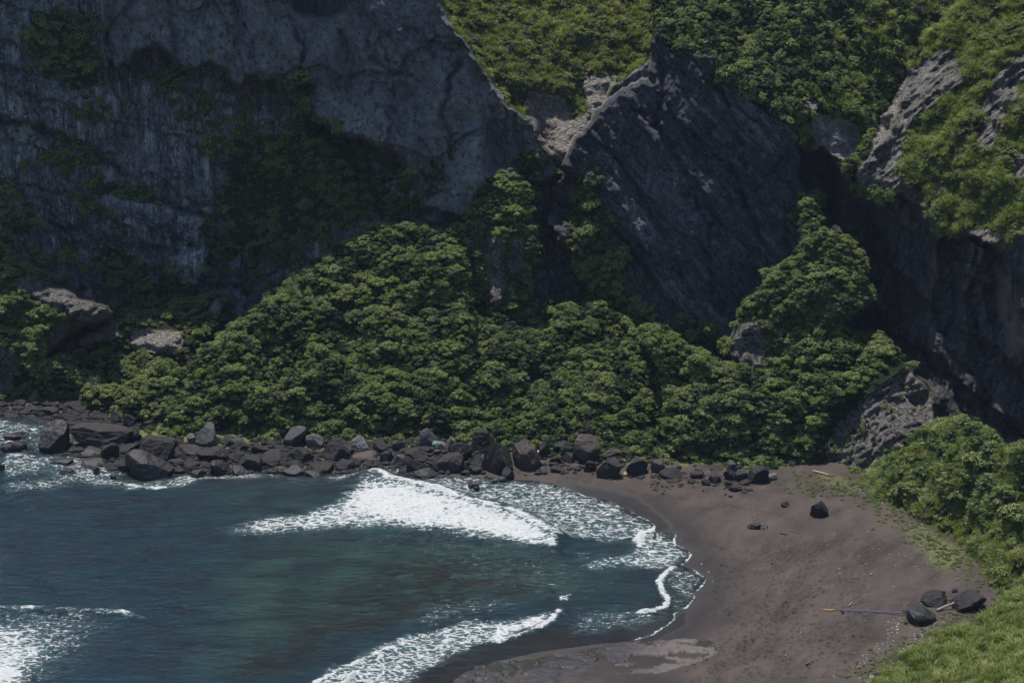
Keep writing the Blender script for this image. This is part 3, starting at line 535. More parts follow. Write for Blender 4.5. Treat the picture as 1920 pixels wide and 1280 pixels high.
# main breaker
F1 = [(395,998),(470,972),(560,962),(640,932),(664,905),(690,893),(735,893),(800,914),(870,936),(950,960),(1008,986),(1036,1008),(1040,1022),(1030,1028),(980,1022),(900,1006),(850,998),(760,990),(650,990),(560,998),(450,1004)]
foam = np.maximum(foam, .72*wm(F1, 6)); foam = np.maximum(foam, .93*wm([(660,915),(735,898),(870,940),(950,963),(1008,990),(1034,1008),(1034,1024),(960,1016),(860,992),(760,980),(700,975),(640,950)], 5))
F2 = [(690,878),(745,874),(800,890),(860,895),(960,899),(1040,906),(1120,932),(1200,968),(1236,990),(1215,1006),(1180,1020),(1120,1022),(1050,1012),(1006,984),(950,955),(870,932),(800,910),(740,890)]
foam = np.maximum(foam, .56*wm(F2, 3))
foam = np.maximum(foam, .66*wm([(690,876),(745,874),(800,892),(960,900),(1040,907),(1120,934),(1200,970),(1232,990),(1190,985),(1110,945),(1030,922),(900,912),(780,900)], 3))
foam = np.maximum(foam, .60*wm([(1170,990),(1270,999),(1266,1017),(1299,1039),(1281,1059),(1230,1075),(1180,1062),(1110,1070),(1080,1062),(1150,1040),(1190,1030)], 3))
foam = np.maximum(foam, .50*wm([(1240,1075),(1281,1059),(1327,1084),(1301,1113),(1305,1122),(1280,1128),(1245,1100)], 3)); foam = np.maximum(foam, .36*wm([(1245,1100),(1290,1120),(1289,1140),(1262,1152),(1250,1140)], 2))
foam = np.maximum(foam, .50*wm([(1060,1155),(1180,1130),(1230,1150),(1268,1157),(1230,1180),(1120,1185),(1060,1200)], 6)*.9)
F4 = [(540,1300),(600,1265),(700,1212),(770,1182),(860,1168),(960,1158),(1045,1144),(1052,1152),(1010,1182),(940,1205),(860,1222),(820,1250),(770,1280),(720,1300)]
foam = np.maximum(foam, .62*wm(F4, 3)); foam = np.maximum(foam, .85*wm([(900,1180),(1000,1152),(1050,1146),(1000,1182),(930,1202)], 3)); foam = np.maximum(foam, .42*wm([(780,1140),(900,1120),(1020,1135),(900,1160),(760,1180)], 6))
foam = np.maximum(foam, .78*wm([(-150,1158),(40,1162),(90,1170),(108,1190),(120,1210),(90,1250),(50,1300),(-150,1320)], 16)); foam = np.maximum(foam, .98*wm([(-150,1205),(0,1212),(50,1225),(60,1258),(20,1300),(-150,1320)], 8)); foam = np.maximum(foam, .50*wm([(-150,1138),(140,1140),(262,1160),(250,1175),(190,1180),(150,1230),(90,1290),(-150,1300)], 12))
foam = np.maximum(foam, .55*wm([(-60,785),(60,790),(90,802),(60,822),(0,835),(-60,840)], 3)); foam = np.maximum(foam, .52*wm([(0,840),(60,850),(150,852),(220,872),(240,890),(200,905),(140,898),(100,880),(0,900)], 3)); foam = np.maximum(foam, .48*wm([(60,795),(140,800),(170,812),(130,832),(150,852),(60,850),(40,820)], 4)); foam = np.maximum(foam, .55*wm([(60,868),(200,866),(230,880),(230,905),(100,908),(80,885)], 6)); foam = np.maximum(foam, .62*wm([(70,857),(110,850),(150,862),(110,870),(60,868)], 2))
foam = np.maximum(foam, .62*wm([(140,890),(200,888),(240,904),(320,898),(330,890),(440,886),(520,890),(540,896),(600,900),(650,888),(700,878),(700,896),(640,905),(560,905),(440,900),(340,912),(240,916),(150,905)], 3))
foam = np.maximum(foam, .50*wm([(0,905),(110,890),(150,905),(60,920),(0,925)], 3)); foam = np.maximum(foam, .42*wm([(1050,1118),(1075,1110),(1076,1120),(1052,1126)], 1)*1.6)
foam = np.maximum(foam, .30*wm([(790,1000),(1040,1030),(1150,1080),(1100,1130),(900,1100),(780,1050)], 12)); foam = np.maximum(foam, .34*wm([(1050,1030),(1160,1025),(1180,1050),(1080,1060)], 5))
# bright leading lines
def wl(line, w, amp, h=0.):
    global foam, Wz
    w_ = [tuple(float(c) for c in gpt(*p)) for p in line]; xa = min(p[0] for p in w_)-3; xb = max(p[0] for p in w_)+3; ya = min(p[1] for p in w_)-3; yb_ = max(p[1] for p in w_)+3
    i0, i1 = np.searchsorted(xw, [xa, xb]); j0, j1 = np.searchsorted(yw, [ya, yb_]); s_ = (slice(j0, j1), slice(i0, i1))
    wob = .14*nB[s_]; d, sg = pdist(WX[s_]+wob, WY[s_]+.2*nA[s_], w_); ph = .75+.35*nA[s_]
    foam[s_] = np.maximum(foam[s_], amp*np.exp(-(d/w)**2)*ph)
    if h: Wz[s_] += h*np.exp(-(d/(w*1.7))**2)
edge = SHORE_PX[20:48]
wl([(a-1, b+.5) for a, b in edge[:9]], .35, .8); wl([(a-2, b) for a, b in edge[8:]], .11, 1.15, .02)
wl([(1228,992),(1205,1002),(1198,1014),(1204,1024)], .55, 1.3, .22); wl([(1262,1064),(1250,1075),(1236,1092),(1240,1108),(1252,1125),(1248,1138),(1225,1146),(1200,1150)], .30, 1.35, .18)
wl([(700,893),(800,916),(870,938),(950,962),(1010,988),(1038,1012)], .8, 1.2, .42); wl([(1038,1012),(1034,1026),(1000,1022)], .5, 1.2, .3)
wl([(560,1300),(640,1255),(690,1235),(730,1218)], .28, 1.2, .15); wl([(640,1284),(700,1245),(732,1218)], .25, 1.2, .15); wl([(930,1204),(990,1188),(1030,1166),(1050,1148)], .35, 1.1, .2)
wl([(0,1148),(80,1146),(160,1150),(230,1153),(262,1165)], .45, .72, .35); wl([(240,908),(290,914),(340,908)], .5, .9); wl([(0,875),(60,872),(110,862),(150,852)], .4, .7, .1); wl([(0,830),(30,822),(55,812)], .3, .9)
Wz = Wz+.30*np.clip(foam-.85, 0, .3)/.3*(.4+.3*nA)
swell, _ = pdist(WX, WY, [tuple(float(c) for c in gpt(*p)) for p in [(380,905),(520,905),(640,905),(700,893)]]); Wz += .28*np.exp(-(swell/1.3)**2)
# keep the water under the dry beach, a film over the swash
Wz = np.where(gz > 0, np.minimum(Wz, -.12), np.where(ds < 2.0, Wz*np.clip(ds/2.0, .05, 1)+.012, Wz))
foam = np.where(gz > .0, foam*.7, foam)
# texture of the foam: lace and streaks, carved out of the painted coverage
fo = foam; milk = sstep(.45, 1.0, foam)
lace = .55*(1-np.abs(nL)*.9)+.45*(.5+.42*nF)

green_w = blur(sum(inpoly(ax_, ay_, p)*k for p, k in (([(560,1000),(760,1000),(1000,1040),(1060,1100),(900,1130),(640,1170),(420,1160),(400,1060)], .9), ([(420,905),(690,905),(640,930),(540,960),(440,940)], .8), ([(400,1160),(640,1130),(560,1250),(420,1290),(360,1240)], .7), ([(900,1030),(1180,1040),(1200,1130),(1000,1150)], .6))), 12)
dark_w = blur(sum(inpoly(ax_, ay_, p)*k for p, k in (([(760,1040),(1000,1050),(1000,1120),(800,1160),(640,1200),(540,1260),(440,1280),(440,1230),(600,1160),(640,1100)], .9), ([(840,1215),(1060,1165),(1250,1165),(1260,1215),(1100,1260),(860,1300),(780,1290)], 1.), ([(560,905),(680,905),(620,935),(560,930)], .5))), 7)
v = np.stack([WX, WY, Wz], -1).reshape(-1, 3); r3, c3 = WX.shape; ii = np.arange(r3*c3).reshape(r3, c3)
F = np.stack([ii[:-1, :-1], ii[:-1, 1:], ii[1:, 1:], ii[1:, :-1]], -1).reshape(-1, 4)
keep = (gz.reshape(-1)[F] < .06).any(1)
t = NT('sea_water'); a = t.attr('mask'); b = t.attr('foam')
pn_ = t.noise(.35, 4, .6, t.map((.7, 1.3, 1)), .5)
c = t.mix(t.rng(pn_, .35, .65), (.0010, .009, .016), (.0018, .020, .031))
c = t.mix(t.math('MULTIPLY', a[0], t.rng(pn_, .3, .6, .55, 1.)), c, t.mix(t.rng(pn_, .4, .62), (.004, .017, .015), (.013, .036, .029)))
c = t.mix(t.math('MULTIPLY', a[1], t.rng(t.noise(.8, 7, .7, t.map((.6, 1.2, 1)), .6), .42, .54)), c, (.004, .005, .0035))
c = t.mix(t.math('MULTIPLY', a[2], .75), c, (.008, .007, .007))
c = t.mix(t.math('MULTIPLY', b[1], .35), c, (.12, .20, .19))
w1 = t.noise(1.5, 5, .62, t.map((.55, 1.5, 1)), .3); w2 = t.noise(6.0, 4, .65, t.map((.6, 1.3, 1)), .2)
nb = t.bump(t.math('ADD', t.math('ADD', w1, t.math('MULTIPLY', w2, .30)), t.math('MULTIPLY', t.noise(.55, 3, .5, t.map((.6, 1.6, 1)), .4), 1.3)), 1.0, .34)
soft = t.math('MULTIPLY', t.rng(t.math('SUBTRACT', t.math('MULTIPLY', b[0], .95), t.rng(t.noise(2.6, 6, .7, t.map((.5, 1.2, 1)), .6), .25, .75)), -.25, .35), .6)
c = t.mix(soft, c, (.10, .165, .17))
water = t.pbr(c, .14, nb, .30)
fb = t.bump(t.noise(3.5, 7, .72, t.map((.7, 1.4, 1))), 1.0, .30)
fcol = t.mix(t.rng(t.noise(9., 4, .7, t.map((.7, 1.4, 1))), .3, .6), (.30, .34, .37), (.66, .66, .65))
fm = t.pbr(fcol, .85, fb, .2)
s1 = t.rng(t.noise(1.9, 7, .72, t.map((.55, 1.25, 1)), .5), .30, .70); s2 = t.rng(t.noise(6.5, 5, .7, t.map((.5, 1.2, 1)), .3), .30, .70)
vv_ = t.n.new('ShaderNodeVectorMath'); vv_.operation = 'ADD'; t.L(t.tc, vv_.inputs[0]); nn_ = t.n.new('ShaderNodeTexNoise'); nn_.inputs['Scale'].default_value = 1.2; t.L(t.tc, nn_.inputs[0]); t.L(nn_.outputs['Color'], vv_.inputs[1])
lc = t.rng(t.vor(1.6, t.map((.8, 1.5, 1), src=vv_.outputs[0]), 'DISTANCE_TO_EDGE'), .0, .22)          # lace cells
pat = t.math('ADD', t.math('ADD', t.math('MULTIPLY', s1, .40), t.math('MULTIPLY', s2, .36)), t.math('MULTIPLY', lc, .24))
ff = t.rng(t.math('SUBTRACT', t.math('MULTIPLY', b[0], .80), pat), -.03, .09)
ms = t.n.new('ShaderNodeMixShader'); t.L(ff, ms.inputs[0]); t.L(water, ms.inputs[1]); t.L(fm, ms.inputs[2])
M_water = t.end(ms.outputs[0])
shal = np.exp(-(ds/2.6)**2)*(gz <= 0)
MW = np.stack([np.clip(green_w, 0, 1), np.clip(dark_w, 0, 1), shal], -1).reshape(-1, 3); MF = np.stack([np.clip(fo, 0, 1.4), milk, np.clip(foam, 0, 1.3)], -1).reshape(-1, 3)
v2, f2, m2, m3 = compact(v, F[keep], MW, MF)
tag(mesh_np('water', v2, f2, M_water, attrs={'mask': m2, 'foam': m3}), kind='structure')
# ------------------------------------------------------------------ plant templates
def leaves(C, N, size, r, jit=.55, asp=.55):
    """quads: centres C, outward normals N"""
    n = len(C); nn = N+r.normal(size=(n, 3))*jit; nn /= np.linalg.norm(nn, axis=1)[:, None]
    a = r.normal(size=(n, 3)); u = np.cross(nn, a); u /= np.linalg.norm(u, axis=1)[:, None]; w = np.cross(nn, u)
    s = (size*(.6+.8*r.random(n)))[:, None] if np.ndim(size) == 0 else size[:, None]
    P = np.stack([C-u*s, C-w*s*asp-nn*s*.15, C+u*s, C+w*s*asp-nn*s*.15], 1)
    return P.reshape(-1, 3), np.arange(4*n).reshape(n, 4)
def sph(n, r):
    v = r.normal(size=(n, 3)); return v/np.linalg.norm(v, axis=1)[:, None]
def crown_mesh(name, mat, seed, lobes=9, nleaf=900, flat=.9, size=.088, low=False, wind=.0):
    r = np.random.default_rng(seed); Cs = []; Ns = []; V0 = []; F0 = []; off = 0
    ico = bpy.data.meshes.new('t'); import bmesh
    bm = bmesh.new(); bmesh.ops.create_icosphere(bm, subdivisions=2, radius=1); bv = np.array([v.co[:] for v in bm.verts]); bf = np.array([[v.index for v in f.verts] for f in bm.faces]); bm.free(); bpy.data.meshes.remove(ico)
    for k in range(lobes):
        an = k*2.4+r.normal()*.3; rad = (0 if k == 0 else .30+.48*r.random()); h = (.62 if k == 0 else .12+.50*r.random())*flat
        c = np.array([rad*math.cos(an)+wind*h, rad*math.sin(an), h]); s = .15+.24*r.random() if k else .40
        m = int(nleaf/lobes*(1.5 if k == 0 else .95)); d = sph(m, r); d[:, 2] = np.where(d[:, 2] < -.25, -d[:, 2], d[:, 2])
        rr = s*(.66+.50*r.random(m))[:, None]; sc = np.array([1, 1, .72 if not low else .5])
        Cs.append(c+d*rr*sc); Ns.append(d*np.array([1, 1, 1.3]))
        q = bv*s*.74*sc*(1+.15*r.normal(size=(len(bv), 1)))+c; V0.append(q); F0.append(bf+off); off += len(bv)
    P, F = leaves(np.concatenate(Cs), np.concatenate(Ns), size, r)
    # dark inner mass as triangles written as degenerate-free quads is avoided: build with from_pydata
    Vc = np.concatenate(V0); Fc = np.concatenate(F0); nV = len(P)
    me = bpy.data.meshes.new(name); allV = np.concatenate([P, Vc]).astype(np.float32); me.vertices.add(len(allV)); me.vertices.foreach_set('co', allV.ravel())
    li = np.concatenate([F.ravel(), (Fc+nV).ravel()]).astype(np.int32); me.loops.add(len(li)); me.loops.foreach_set('vertex_index', li)
    nq, ntri = len(F), len(Fc); me.polygons.add(nq+ntri); st = np.concatenate([np.arange(nq)*4, nq*4+np.arange(ntri)*3]).astype(np.int32)
    me.polygons.foreach_set('loop_start', st); me.polygons.foreach_set('loop_total', np.concatenate([np.full(nq, 4), np.full(ntri, 3)]).astype(np.int32))
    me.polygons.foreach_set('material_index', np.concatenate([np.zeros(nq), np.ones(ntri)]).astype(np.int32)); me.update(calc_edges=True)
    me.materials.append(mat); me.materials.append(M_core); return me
def tuft_mesh(name, mat, seed, n=70, h=1.0, sp=.6, w=.045):
    r = np.random.default_rng(seed); V_ = []; F_ = []
    for k in range(n):
        an = r.random()*6.28; b = np.array([math.cos(an), math.sin(an), 0])*r.random()*sp; d = np.array([math.cos(an), math.sin(an), 0])*(.25+.5*r.random())+np.array([.15, 0, 0]); H = h*(.5+.6*r.random()); s = np.array([-math.sin(an), math.cos(an), 0])*w
        m = b+d*.35+np.array([0, 0, H*.65]); tp = b+d*.95+np.array([0, 0, H*.9]); i = len(V_); V_ += [b-s, b+s, m+s*.7, m-s*.7, tp+s*.15, tp-s*.15]; F_ += [[i, i+1, i+2, i+3], [i+3, i+2, i+4, i+5]]
    me = bpy.data.meshes.new(name); me.from_pydata([tuple(v) for v in V_], [], F_); me.materials.append(mat); return me
def trunk_mesh(name, seed):
    r = np.random.default_rng(seed); V_ = []; F_ = []
    def limb(a, b, ra, rb, n=6):
        a, b = np.array(a, float), np.array(b, float); d = (b-a)/np.linalg.norm(b-a); u = np.cross(d, [.3, .9, .1]); u /= np.linalg.norm(u); w = np.cross(d, u); i = len(V_); mid = (a+b)/2+r.normal(size=3)*.04
        for c, q in ((a, ra), (mid, (ra+rb)/2), (b, rb)):
            for k in range(n): t_ = 6.283*k/n; V_.append(c+q*(math.cos(t_)*u+math.sin(t_)*w))
        for s in (0, 1):
            for k in range(n): F_.append([i+s*n+k, i+s*n+(k+1) % n, i+s*n+n+(k+1) % n, i+s*n+n+k])
        F_.append(list(range(i+2*n, i+3*n)))
    limb((0, 0, -.75), (.05, .02, .12), .085, .055)
    for k in range(4):
        an = k*1.57+r.random(); limb((.05, .02, .08), (.38*math.cos(an), .38*math.sin(an), .40+.15*r.random()), .045, .018, 5)
    me = bpy.data.meshes.new(name); me.from_pydata([tuple(v) for v in V_], [], F_); me.materials.append(M_bark); return me
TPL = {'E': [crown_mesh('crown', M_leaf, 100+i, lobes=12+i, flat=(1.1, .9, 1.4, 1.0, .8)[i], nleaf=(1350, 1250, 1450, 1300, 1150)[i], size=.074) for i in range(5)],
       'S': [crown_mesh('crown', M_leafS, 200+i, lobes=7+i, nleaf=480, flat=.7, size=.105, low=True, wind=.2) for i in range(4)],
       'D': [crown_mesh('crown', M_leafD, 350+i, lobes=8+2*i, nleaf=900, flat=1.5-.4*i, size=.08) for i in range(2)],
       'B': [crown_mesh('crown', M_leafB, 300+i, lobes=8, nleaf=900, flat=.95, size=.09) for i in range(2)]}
TWIG = [tuft_mesh('dead_bush', M_twig, 450+i, 60, 1.0, .25, .014) for i in range(2)]
TUFT = [tuft_mesh('grass_blades', M_grass, 400+i) for i in range(3)]
TRUNK = [trunk_mesh('trunk', 500+i) for i in range(3)]
seen_tpl = {}
def plant(X, Y, Z, r, kind='E', var=0, name='shrub', label=None, cat='shrub', group=None, tall=1.0, rz=None):
    o = bpy.data.objects.new(name, None); COL.objects.link(o); o.location = (X, Y, Z); o.scale = (r, r, r*tall); o.rotation_euler = (0, 0, random.uniform(0, 6.28) if rz is None else rz)
    o.empty_display_size = .3
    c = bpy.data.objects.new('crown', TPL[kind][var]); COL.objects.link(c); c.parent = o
    k = bpy.data.objects.new('trunk', TRUNK[var % 3]); COL.objects.link(k); k.parent = o
    seen_tpl.setdefault((kind, var), c); tag(o, label, cat, group); return o

# ------------------------------------------------------------------ scattering over the relief
Pq = V[Q].mean(1); e1 = V[Q[:, 2]]-V[Q[:, 0]]; e2 = V[Q[:, 3]]-V[Q[:, 1]]; Nq = np.cross(e1, e2); Aq = np.minimum(np.linalg.norm(Nq, axis=1)*.5, .12); Nq /= np.linalg.norm(Nq, axis=1)[:, None]+1e-9
Nq *= np.sign(-(Nq*Pq).sum(1)+CAM_H*Nq[:, 2])[:, None]
def scatter(mask, dens, seed, minsep=.35):
    r = np.random.default_rng(seed); p = mask.reshape(-1)[Q].mean(1)*Aq*dens*ok*(Pq[:, 2] > -.1); n = r.poisson(p); i = np.repeat(np.arange(len(Q)), n)
    a, b = r.random(len(i)), r.random(len(i)); c = V[Q[i]]; P = (c[:, 0]*((1-a)*(1-b))[:, None]+c[:, 1]*(a*(1-b))[:, None]+c[:, 2]*(a*b)[:, None]+c[:, 3]*((1-a)*b)[:, None])
    o = r.permutation(len(P)); P = P[o]; N = Nq[i[o]]; cells = {}; keep = []
    for k, (x, y, z) in enumerate(P):
        ck = (int(x/minsep), int(y/minsep), int(z/minsep)); bad = False
        for dx in (-1, 0, 1):
            for dy in (-1, 0, 1):
                for dz in (-1, 0, 1):
                    for q in cells.get((ck[0]+dx, ck[1]+dy, ck[2]+dz), ()):
                        if (P[q][0]-x)**2+(P[q][1]-y)**2+(P[q][2]-z)**2 < minsep**2: bad = True; break
        if not bad: cells.setdefault(ck, []).append(k); keep.append(k)
    return P[keep], N[keep]
def lay(*n): return is_(*n).astype(float)
lay0 = lay
rock_free = 1-np.clip(blur(rockpatch, 4)*2.2, 0, 1); rock_free = np.where(~is_('outcrop') & (blur(lay0('outcrop'), 7) > .04), 0, rock_free)
inst = {'shrub_thicket': [], 'scrub': [], 'cliff_growth': [], 'grass': []}   # (P, N, r, kind, var)
cand = []                                  # candidates for bushes that are things of their own
def put(P, N, rmin, rmax, kinds, seed, dest, zone=None, pw=2.2, sink=.25):
    r = np.random.default_rng(seed)
    for p, n in zip(P, N):
        s = rmin+(rmax-rmin)*r.random()**pw; kd = kinds[r.integers(len(kinds))]; va = int(r.integers(len(TPL[kd]) if kd != 'G' else 3)); q = p-n*s*sink*.3-np.array([0, 0, s*.05])+n*s*.1
        rec = (q, n, s, kd, va, r.random()*6.28, zone)
        (cand if zone and s > rmin+(rmax-rmin)*.34 else inst[dest]).append(rec)
ZH, ZF, ZM, ZB = 'hill', 'foot', 'middle', 'bank'
P, N = scatter(lay('hill')*rock_free, 9, 1, .31); put(P, N, .22, .88, 'EEEEEEEEDDDSSB', 1, 'shrub_thicket', ZH)
P, N = scatter(lay('foot_slope')*rock_free, 9, 2, .31); put(P, N, .22, .88, 'EEEEEEEEDDDSSB', 2, 'shrub_thicket', ZF)
P, N = scatter(lay('middle_slope', 'rib')*rock_free, 9, 3, .31); put(P, N, .22, .82, 'EEEEEDDDDSB', 3, 'shrub_thicket', ZM)
P, N = scatter(lay('bank')*blur(inpoly(PX, PY, [(1570,925),(1640,880),(1720,815),(2080,770),(2080,980),(1950,1010),(1880,1000),(1820,960),(1740,960),(1660,925)]).astype(float), 4), 5, 4, .4); put(P, N, .3, 1.05, 'EEEEEEDDSB', 4, 'shrub_thicket', ZB)
P, N = scatter(lay('bank'), 5, 41, .35); put(P, N, .25, .6, 'SSE', 41, 'scrub', None)
P, N = scatter(lay('buttress')*rock_free, 8, 5, .32); put(P, N, .22, .75, 'EEESD', 5, 'shrub_thicket', None)
P, N = scatter(lay('promontory', 'left_foot')*rock_free, 6, 6, .38); put(P, N, .25, .85, 'EES', 6, 'shrub_thicket', None)
clump = sstep(-.1, .35, fbm(X, Yd, Z, 3.5, 3))
P, N = scatter(lay('valley')*rock_free*(.25+.75*clump), 3.2, 7, .42); put(P, N, .3, .85, 'SSSSED', 7, 'scrub', None)
P, N = scatter(lay('valley')*rock_free, 8, 71, .28); put(P, N, .2, .45, 'S', 71, 'scrub', None)
grassy = S([(1520,190),(1690,160),(1700,230),(1680,300),(1620,330),(1560,250)], [(1620,-50),(1900,-50),(1760,60),(1640,120)], r=20)
P, N = scatter(lay('slope_upper')*rock_free*(1-.75*grassy), 6, 8, .38); put(P, N, .28, .85, 'EEEDDDS', 8, 'scrub', None)
P, N = scatter(lay('slope_upper')*rock_free, 6, 81, .32); put(P, N, .2, .5, 'S', 81, 'scrub', None)
P, N = scatter(lay('ridge')*rock_free, 9, 9, .28); put(P, N, .25, .62, 'SSE', 9, 'scrub', None)
P, N = scatter(lay('outcrop')*np.clip(S([(1560,900),(1545,860),(1600,780),(1640,800),(1600,860)], [(1640,740),(1690,760),(1660,790)], [(1700,700),(1740,760),(1752,820),(1720,760)], r=6), 0, 1), 3, 10, .4); put(P, N, .2, .5, 'S', 10, 'scrub', None)
# growth on ledges of the big walls
CG = [[(30,50),(110,20),(190,60),(195,150),(150,185),(100,150),(50,110)],[(250,125),(350,130),(420,170),(500,170),(600,220),(720,290),(780,340),(760,400),(640,400),(520,320),(400,270),(330,190)],[(140,195),(220,205),(235,225),(150,222)],
  [(100,262),(150,280),(180,310),(170,330),(110,318)],[(220,345),(270,335),(305,360),(290,385),(230,372)],[(150,330),(190,345),(230,380),(180,420),(150,400)],[(150,480),(230,490),(235,520),(170,525)],[(400,400),(560,400),(700,380),(820,410),(700,425),(560,500),(460,540),(400,500)],
  [(200,520),(300,500),(380,560),(370,600),(250,640),(210,610)],[(200,640),(260,600),(240,690),(200,700)],[(380,95),(425,95),(415,128)],[(0,300),(40,330),(80,440),(0,450)],[(570,290),(680,300),(780,380),(700,400),(600,370)],[(545,140),(585,160),(560,215),(535,200)],
  [(860,385),(905,340),(905,500),(860,500)],[(1080,320),(1130,380),(1180,520),(1240,620),(1120,600),(1060,470)],[(1240,590),(1330,610),(1370,660),(1290,700),(1240,660)],[(1498,370),(1530,370),(1534,440),(1510,440)],[(410,160),(460,170),(540,230),(480,250)],[(0,470),(120,470),(200,520),(90,540)]]
cg = np.zeros(PX.shape)
for p in CG: cg = np.maximum(cg, blur(inpoly(wx, wy, p).astype(float), 5))
P, N = scatter(cg*rockm*(.3+.9*sstep(-.2, .3, fbm(X, Yd, Z, 2.2, 3))), 2.6, 11, .45); put(P, N, .35, 1.05, 'E', 11, 'cliff_growth', None)
P, N = scatter(np.clip(blur(moss, 3), 0, 1)*rockm, 3.0, 12, .33); put(P, N, .15, .38, 'E', 12, 'cliff_growth', None)
# grass
gz_mask = np.maximum.reduce([lay('near_bank')*1.2*(.4+sstep(-.3, .3, fbm(X, Yd, Z, 1.4, 3))), lay('ridge')*rock_free*1.0, grassy*lay('slope_upper')*rock_free*1.4, lay('valley')*rock_free*.45, lay('bank')*.8])
P, N = scatter(gz_mask, 11, 13, .13)
r_ = np.random.default_rng(5)
for p, n in zip(P, N): inst['grass'].append((p, n, .22+.55*r_.random()**3, 'G', int(r_.integers(3)), r_.random()*6.28, None))
P, N = scatter(lay('near_bank')*(.3+1.2*sstep(.0, .4, fbm(X, Yd, Z, 2.5, 2))), 4, 14, .3); put(P, N, .14, .48, 'SSDE', 14, 'scrub', None)
# sparse creepers on the sand edge
for k in range(1500):
    poly = random.choice([[(1480,905),(1640,925)], [(1620,925),(1790,1010)], [(1640,935),(1830,1080)], [(1700,970),(1850,1095)], [(1580,1290),(1720,1205)], [(1720,1205),(1850,1150)]])
    t_ = random.random(); px = poly[0][0]*(1-t_)+poly[1][0]*t_+random.gauss(0, 22); py = poly[0][1]*(1-t_)+poly[1][1]*t_+random.gauss(0, 12)
    x, y, z = on_ground(px, py)
    if z > .35: inst['scrub'].append((np.array([x, y, z-.02]), np.array([0, 0, 1.]), .08+.15*random.random()**2, 'S', random.randrange(4), random.random()*6.28, None))

for k in range(60):
    x, y, z = on_ground(random.uniform(1690, 1880), random.uniform(1128, 1180)+random.gauss(0, 4)); inst['scrub'].append((np.array([x, y, z-.03]), np.array([0, 0, 1.]), random.uniform(.10, .30), 'S', random.randrange(4), random.random()*6, None))
# distinct shrubs, each picked out by its own label
def at_relief(px, py):
    j = int(np.clip((px-gx[0])/STEP, 0, nc-1)); i = int(np.clip((py-gy[0])/STEP, 0, nr-1)); return V[i*nc+j]
NAMED = [(1090,616,.95,'B',0,'bright yellow green bush in the dark gully left of the slab cliff'),(1062,712,.9,'B',1,'yellow green bush standing over the thicket below the gully'),(946,352,1.0,'E',0,'sunlit tree on the very top of the centre rock buttress'),
 (905,408,1.0,'E',2,'leafy shrub on the left shoulder of the centre rock buttress'),(965,402,1.1,'E',1,'pale lit shrub crowning the right side of the centre buttress'),(262,366,1.25,'E',3,'round dark bush on the ledge above the white rock band'),
 (118,296,1.2,'E',2,'dark bush on the slanting ledge of the left wall'),(190,508,1.2,'B',0,'yellowish spreading tree at the foot of the left wall'),(85,702,1.5,'E',0,'broad tree over the dark shore rock at the far left'),(150,420,.55,'B',1,'small bright shrub low on the left wall'),
 (1740,885,1.35,'E',1,'big round bush above the back of the beach'),(1835,870,1.3,'E',3,'wide bush below the shaded cliff at the right'),(1850,915,1.2,'E',0,'bright topped bush in front of the wide bush at the right'),(1690,925,1.1,'E',4,'low bush hanging over the sand edge'),
 (1605,888,.9,'E',1,'small dense bush beside the foot of the banded outcrop'),(1900,975,1.3,'E',2,'dark bush at the right edge above the grassy bank'),(1878,1076,.95,'E',4,'dark low bush on the grass above the leaning boulder'),(1712,688,.6,'E',2,'shrub on the crest of the banded outcrop'),
 (1590,655,1.2,'E',3,'tall shrub at the top of the slope under the shaded cliff'),(1522,400,.7,'E',0,'thin shrub at the pointed tip of the green buttress'),(1365,140,1.2,'E',1,'rounded shrub at the cliff edge above the slab'),(1705,822,.5,'E',2,'bush on the right flank of the banded outcrop'),
 (1345,762,1.3,'E',0,'shrub in the middle of the slope behind the beach boulders'),(1480,760,1.4,'E',2,'round shrub on the slope below the green buttress'),(985,800,1.0,'E',1,'low bush behind the block shaped boulders'),(1840,400,1.1,'S',0,'yellow green mound of scrub on the right shoulder')]
for px, py, r, kd, va, lb in NAMED:
    p = at_relief(px, py); plant(p[0], p[1]-.3, p[2]-.1*r, r, kd, va, 'shrub', lb)
ZT = {ZH: ('one of the evergreen shrubs packed together over the cone shaped hill', 'evergreen shrubs packed over the cone shaped hill'), ZF: ('one of the evergreen shrubs crowding the slope behind the beach boulders', 'evergreen shrubs on the slope behind the beach boulders'),
      ZM: ('one of the shaded shrubs filling the gully between the hill and the beach slope', 'shrubs filling the gully foot'), ZB: ('one of the dense shrubs on the bank at the right edge of the beach', 'dense shrubs on the right bank')}
def zone_label(z, x, y):
    if z == ZH:
        w = 'along the left ridge' if x < 330 or y < 950-.75*x-60 else 'at the rounded top' if y < 520 else 'along the bottom edge above the boulders' if y > 740 else 'on the right flank' if x > 740 else 'in the middle' if y > 620 else 'on the upper half'
        return 'evergreen shrub %s of the cone shaped hill' % w
    if z == ZF:
        w = 'low on the slope just above the sand' if y > 800 else 'high on the slope under the green buttress' if y < 720 else 'half way up the slope on its left side' if x < 1400 else 'half way up the slope beside the banded outcrop'
        return 'evergreen shrub '+w
    if z == ZM:
        w = 'behind the boulders at the beach head' if y > 760 else 'in the deep shade below the slab cliff' if x > 1080 else 'in the gully right of the cone shaped hill'
        return 'shrub '+w
    w = 'on top of the right bank below the shaded cliff' if y < 860 else 'on the left half of the right bank above the sand' if x < 1750 else 'on the right half of the bank near the picture edge'
    return 'dense shrub '+w
cand.sort(key=lambda c: -c[2]/c[0][1]); cnt = 0
for c in cand:
    q, n, s, kd, va, rz_, z = c
    ppx, ppy = proj(q[0], q[1], q[2])
    if cnt < 290 and -20 < ppx < 1940 and -20 < ppy < 1290:
        plant(q[0], q[1], q[2], s, kd, va, 'shrub', zone_label(z, float(ppx), float(ppy)), 'shrub', ZT[z][1], rz=rz_); cnt += 1
    else: inst['shrub_thicket'].append(c)
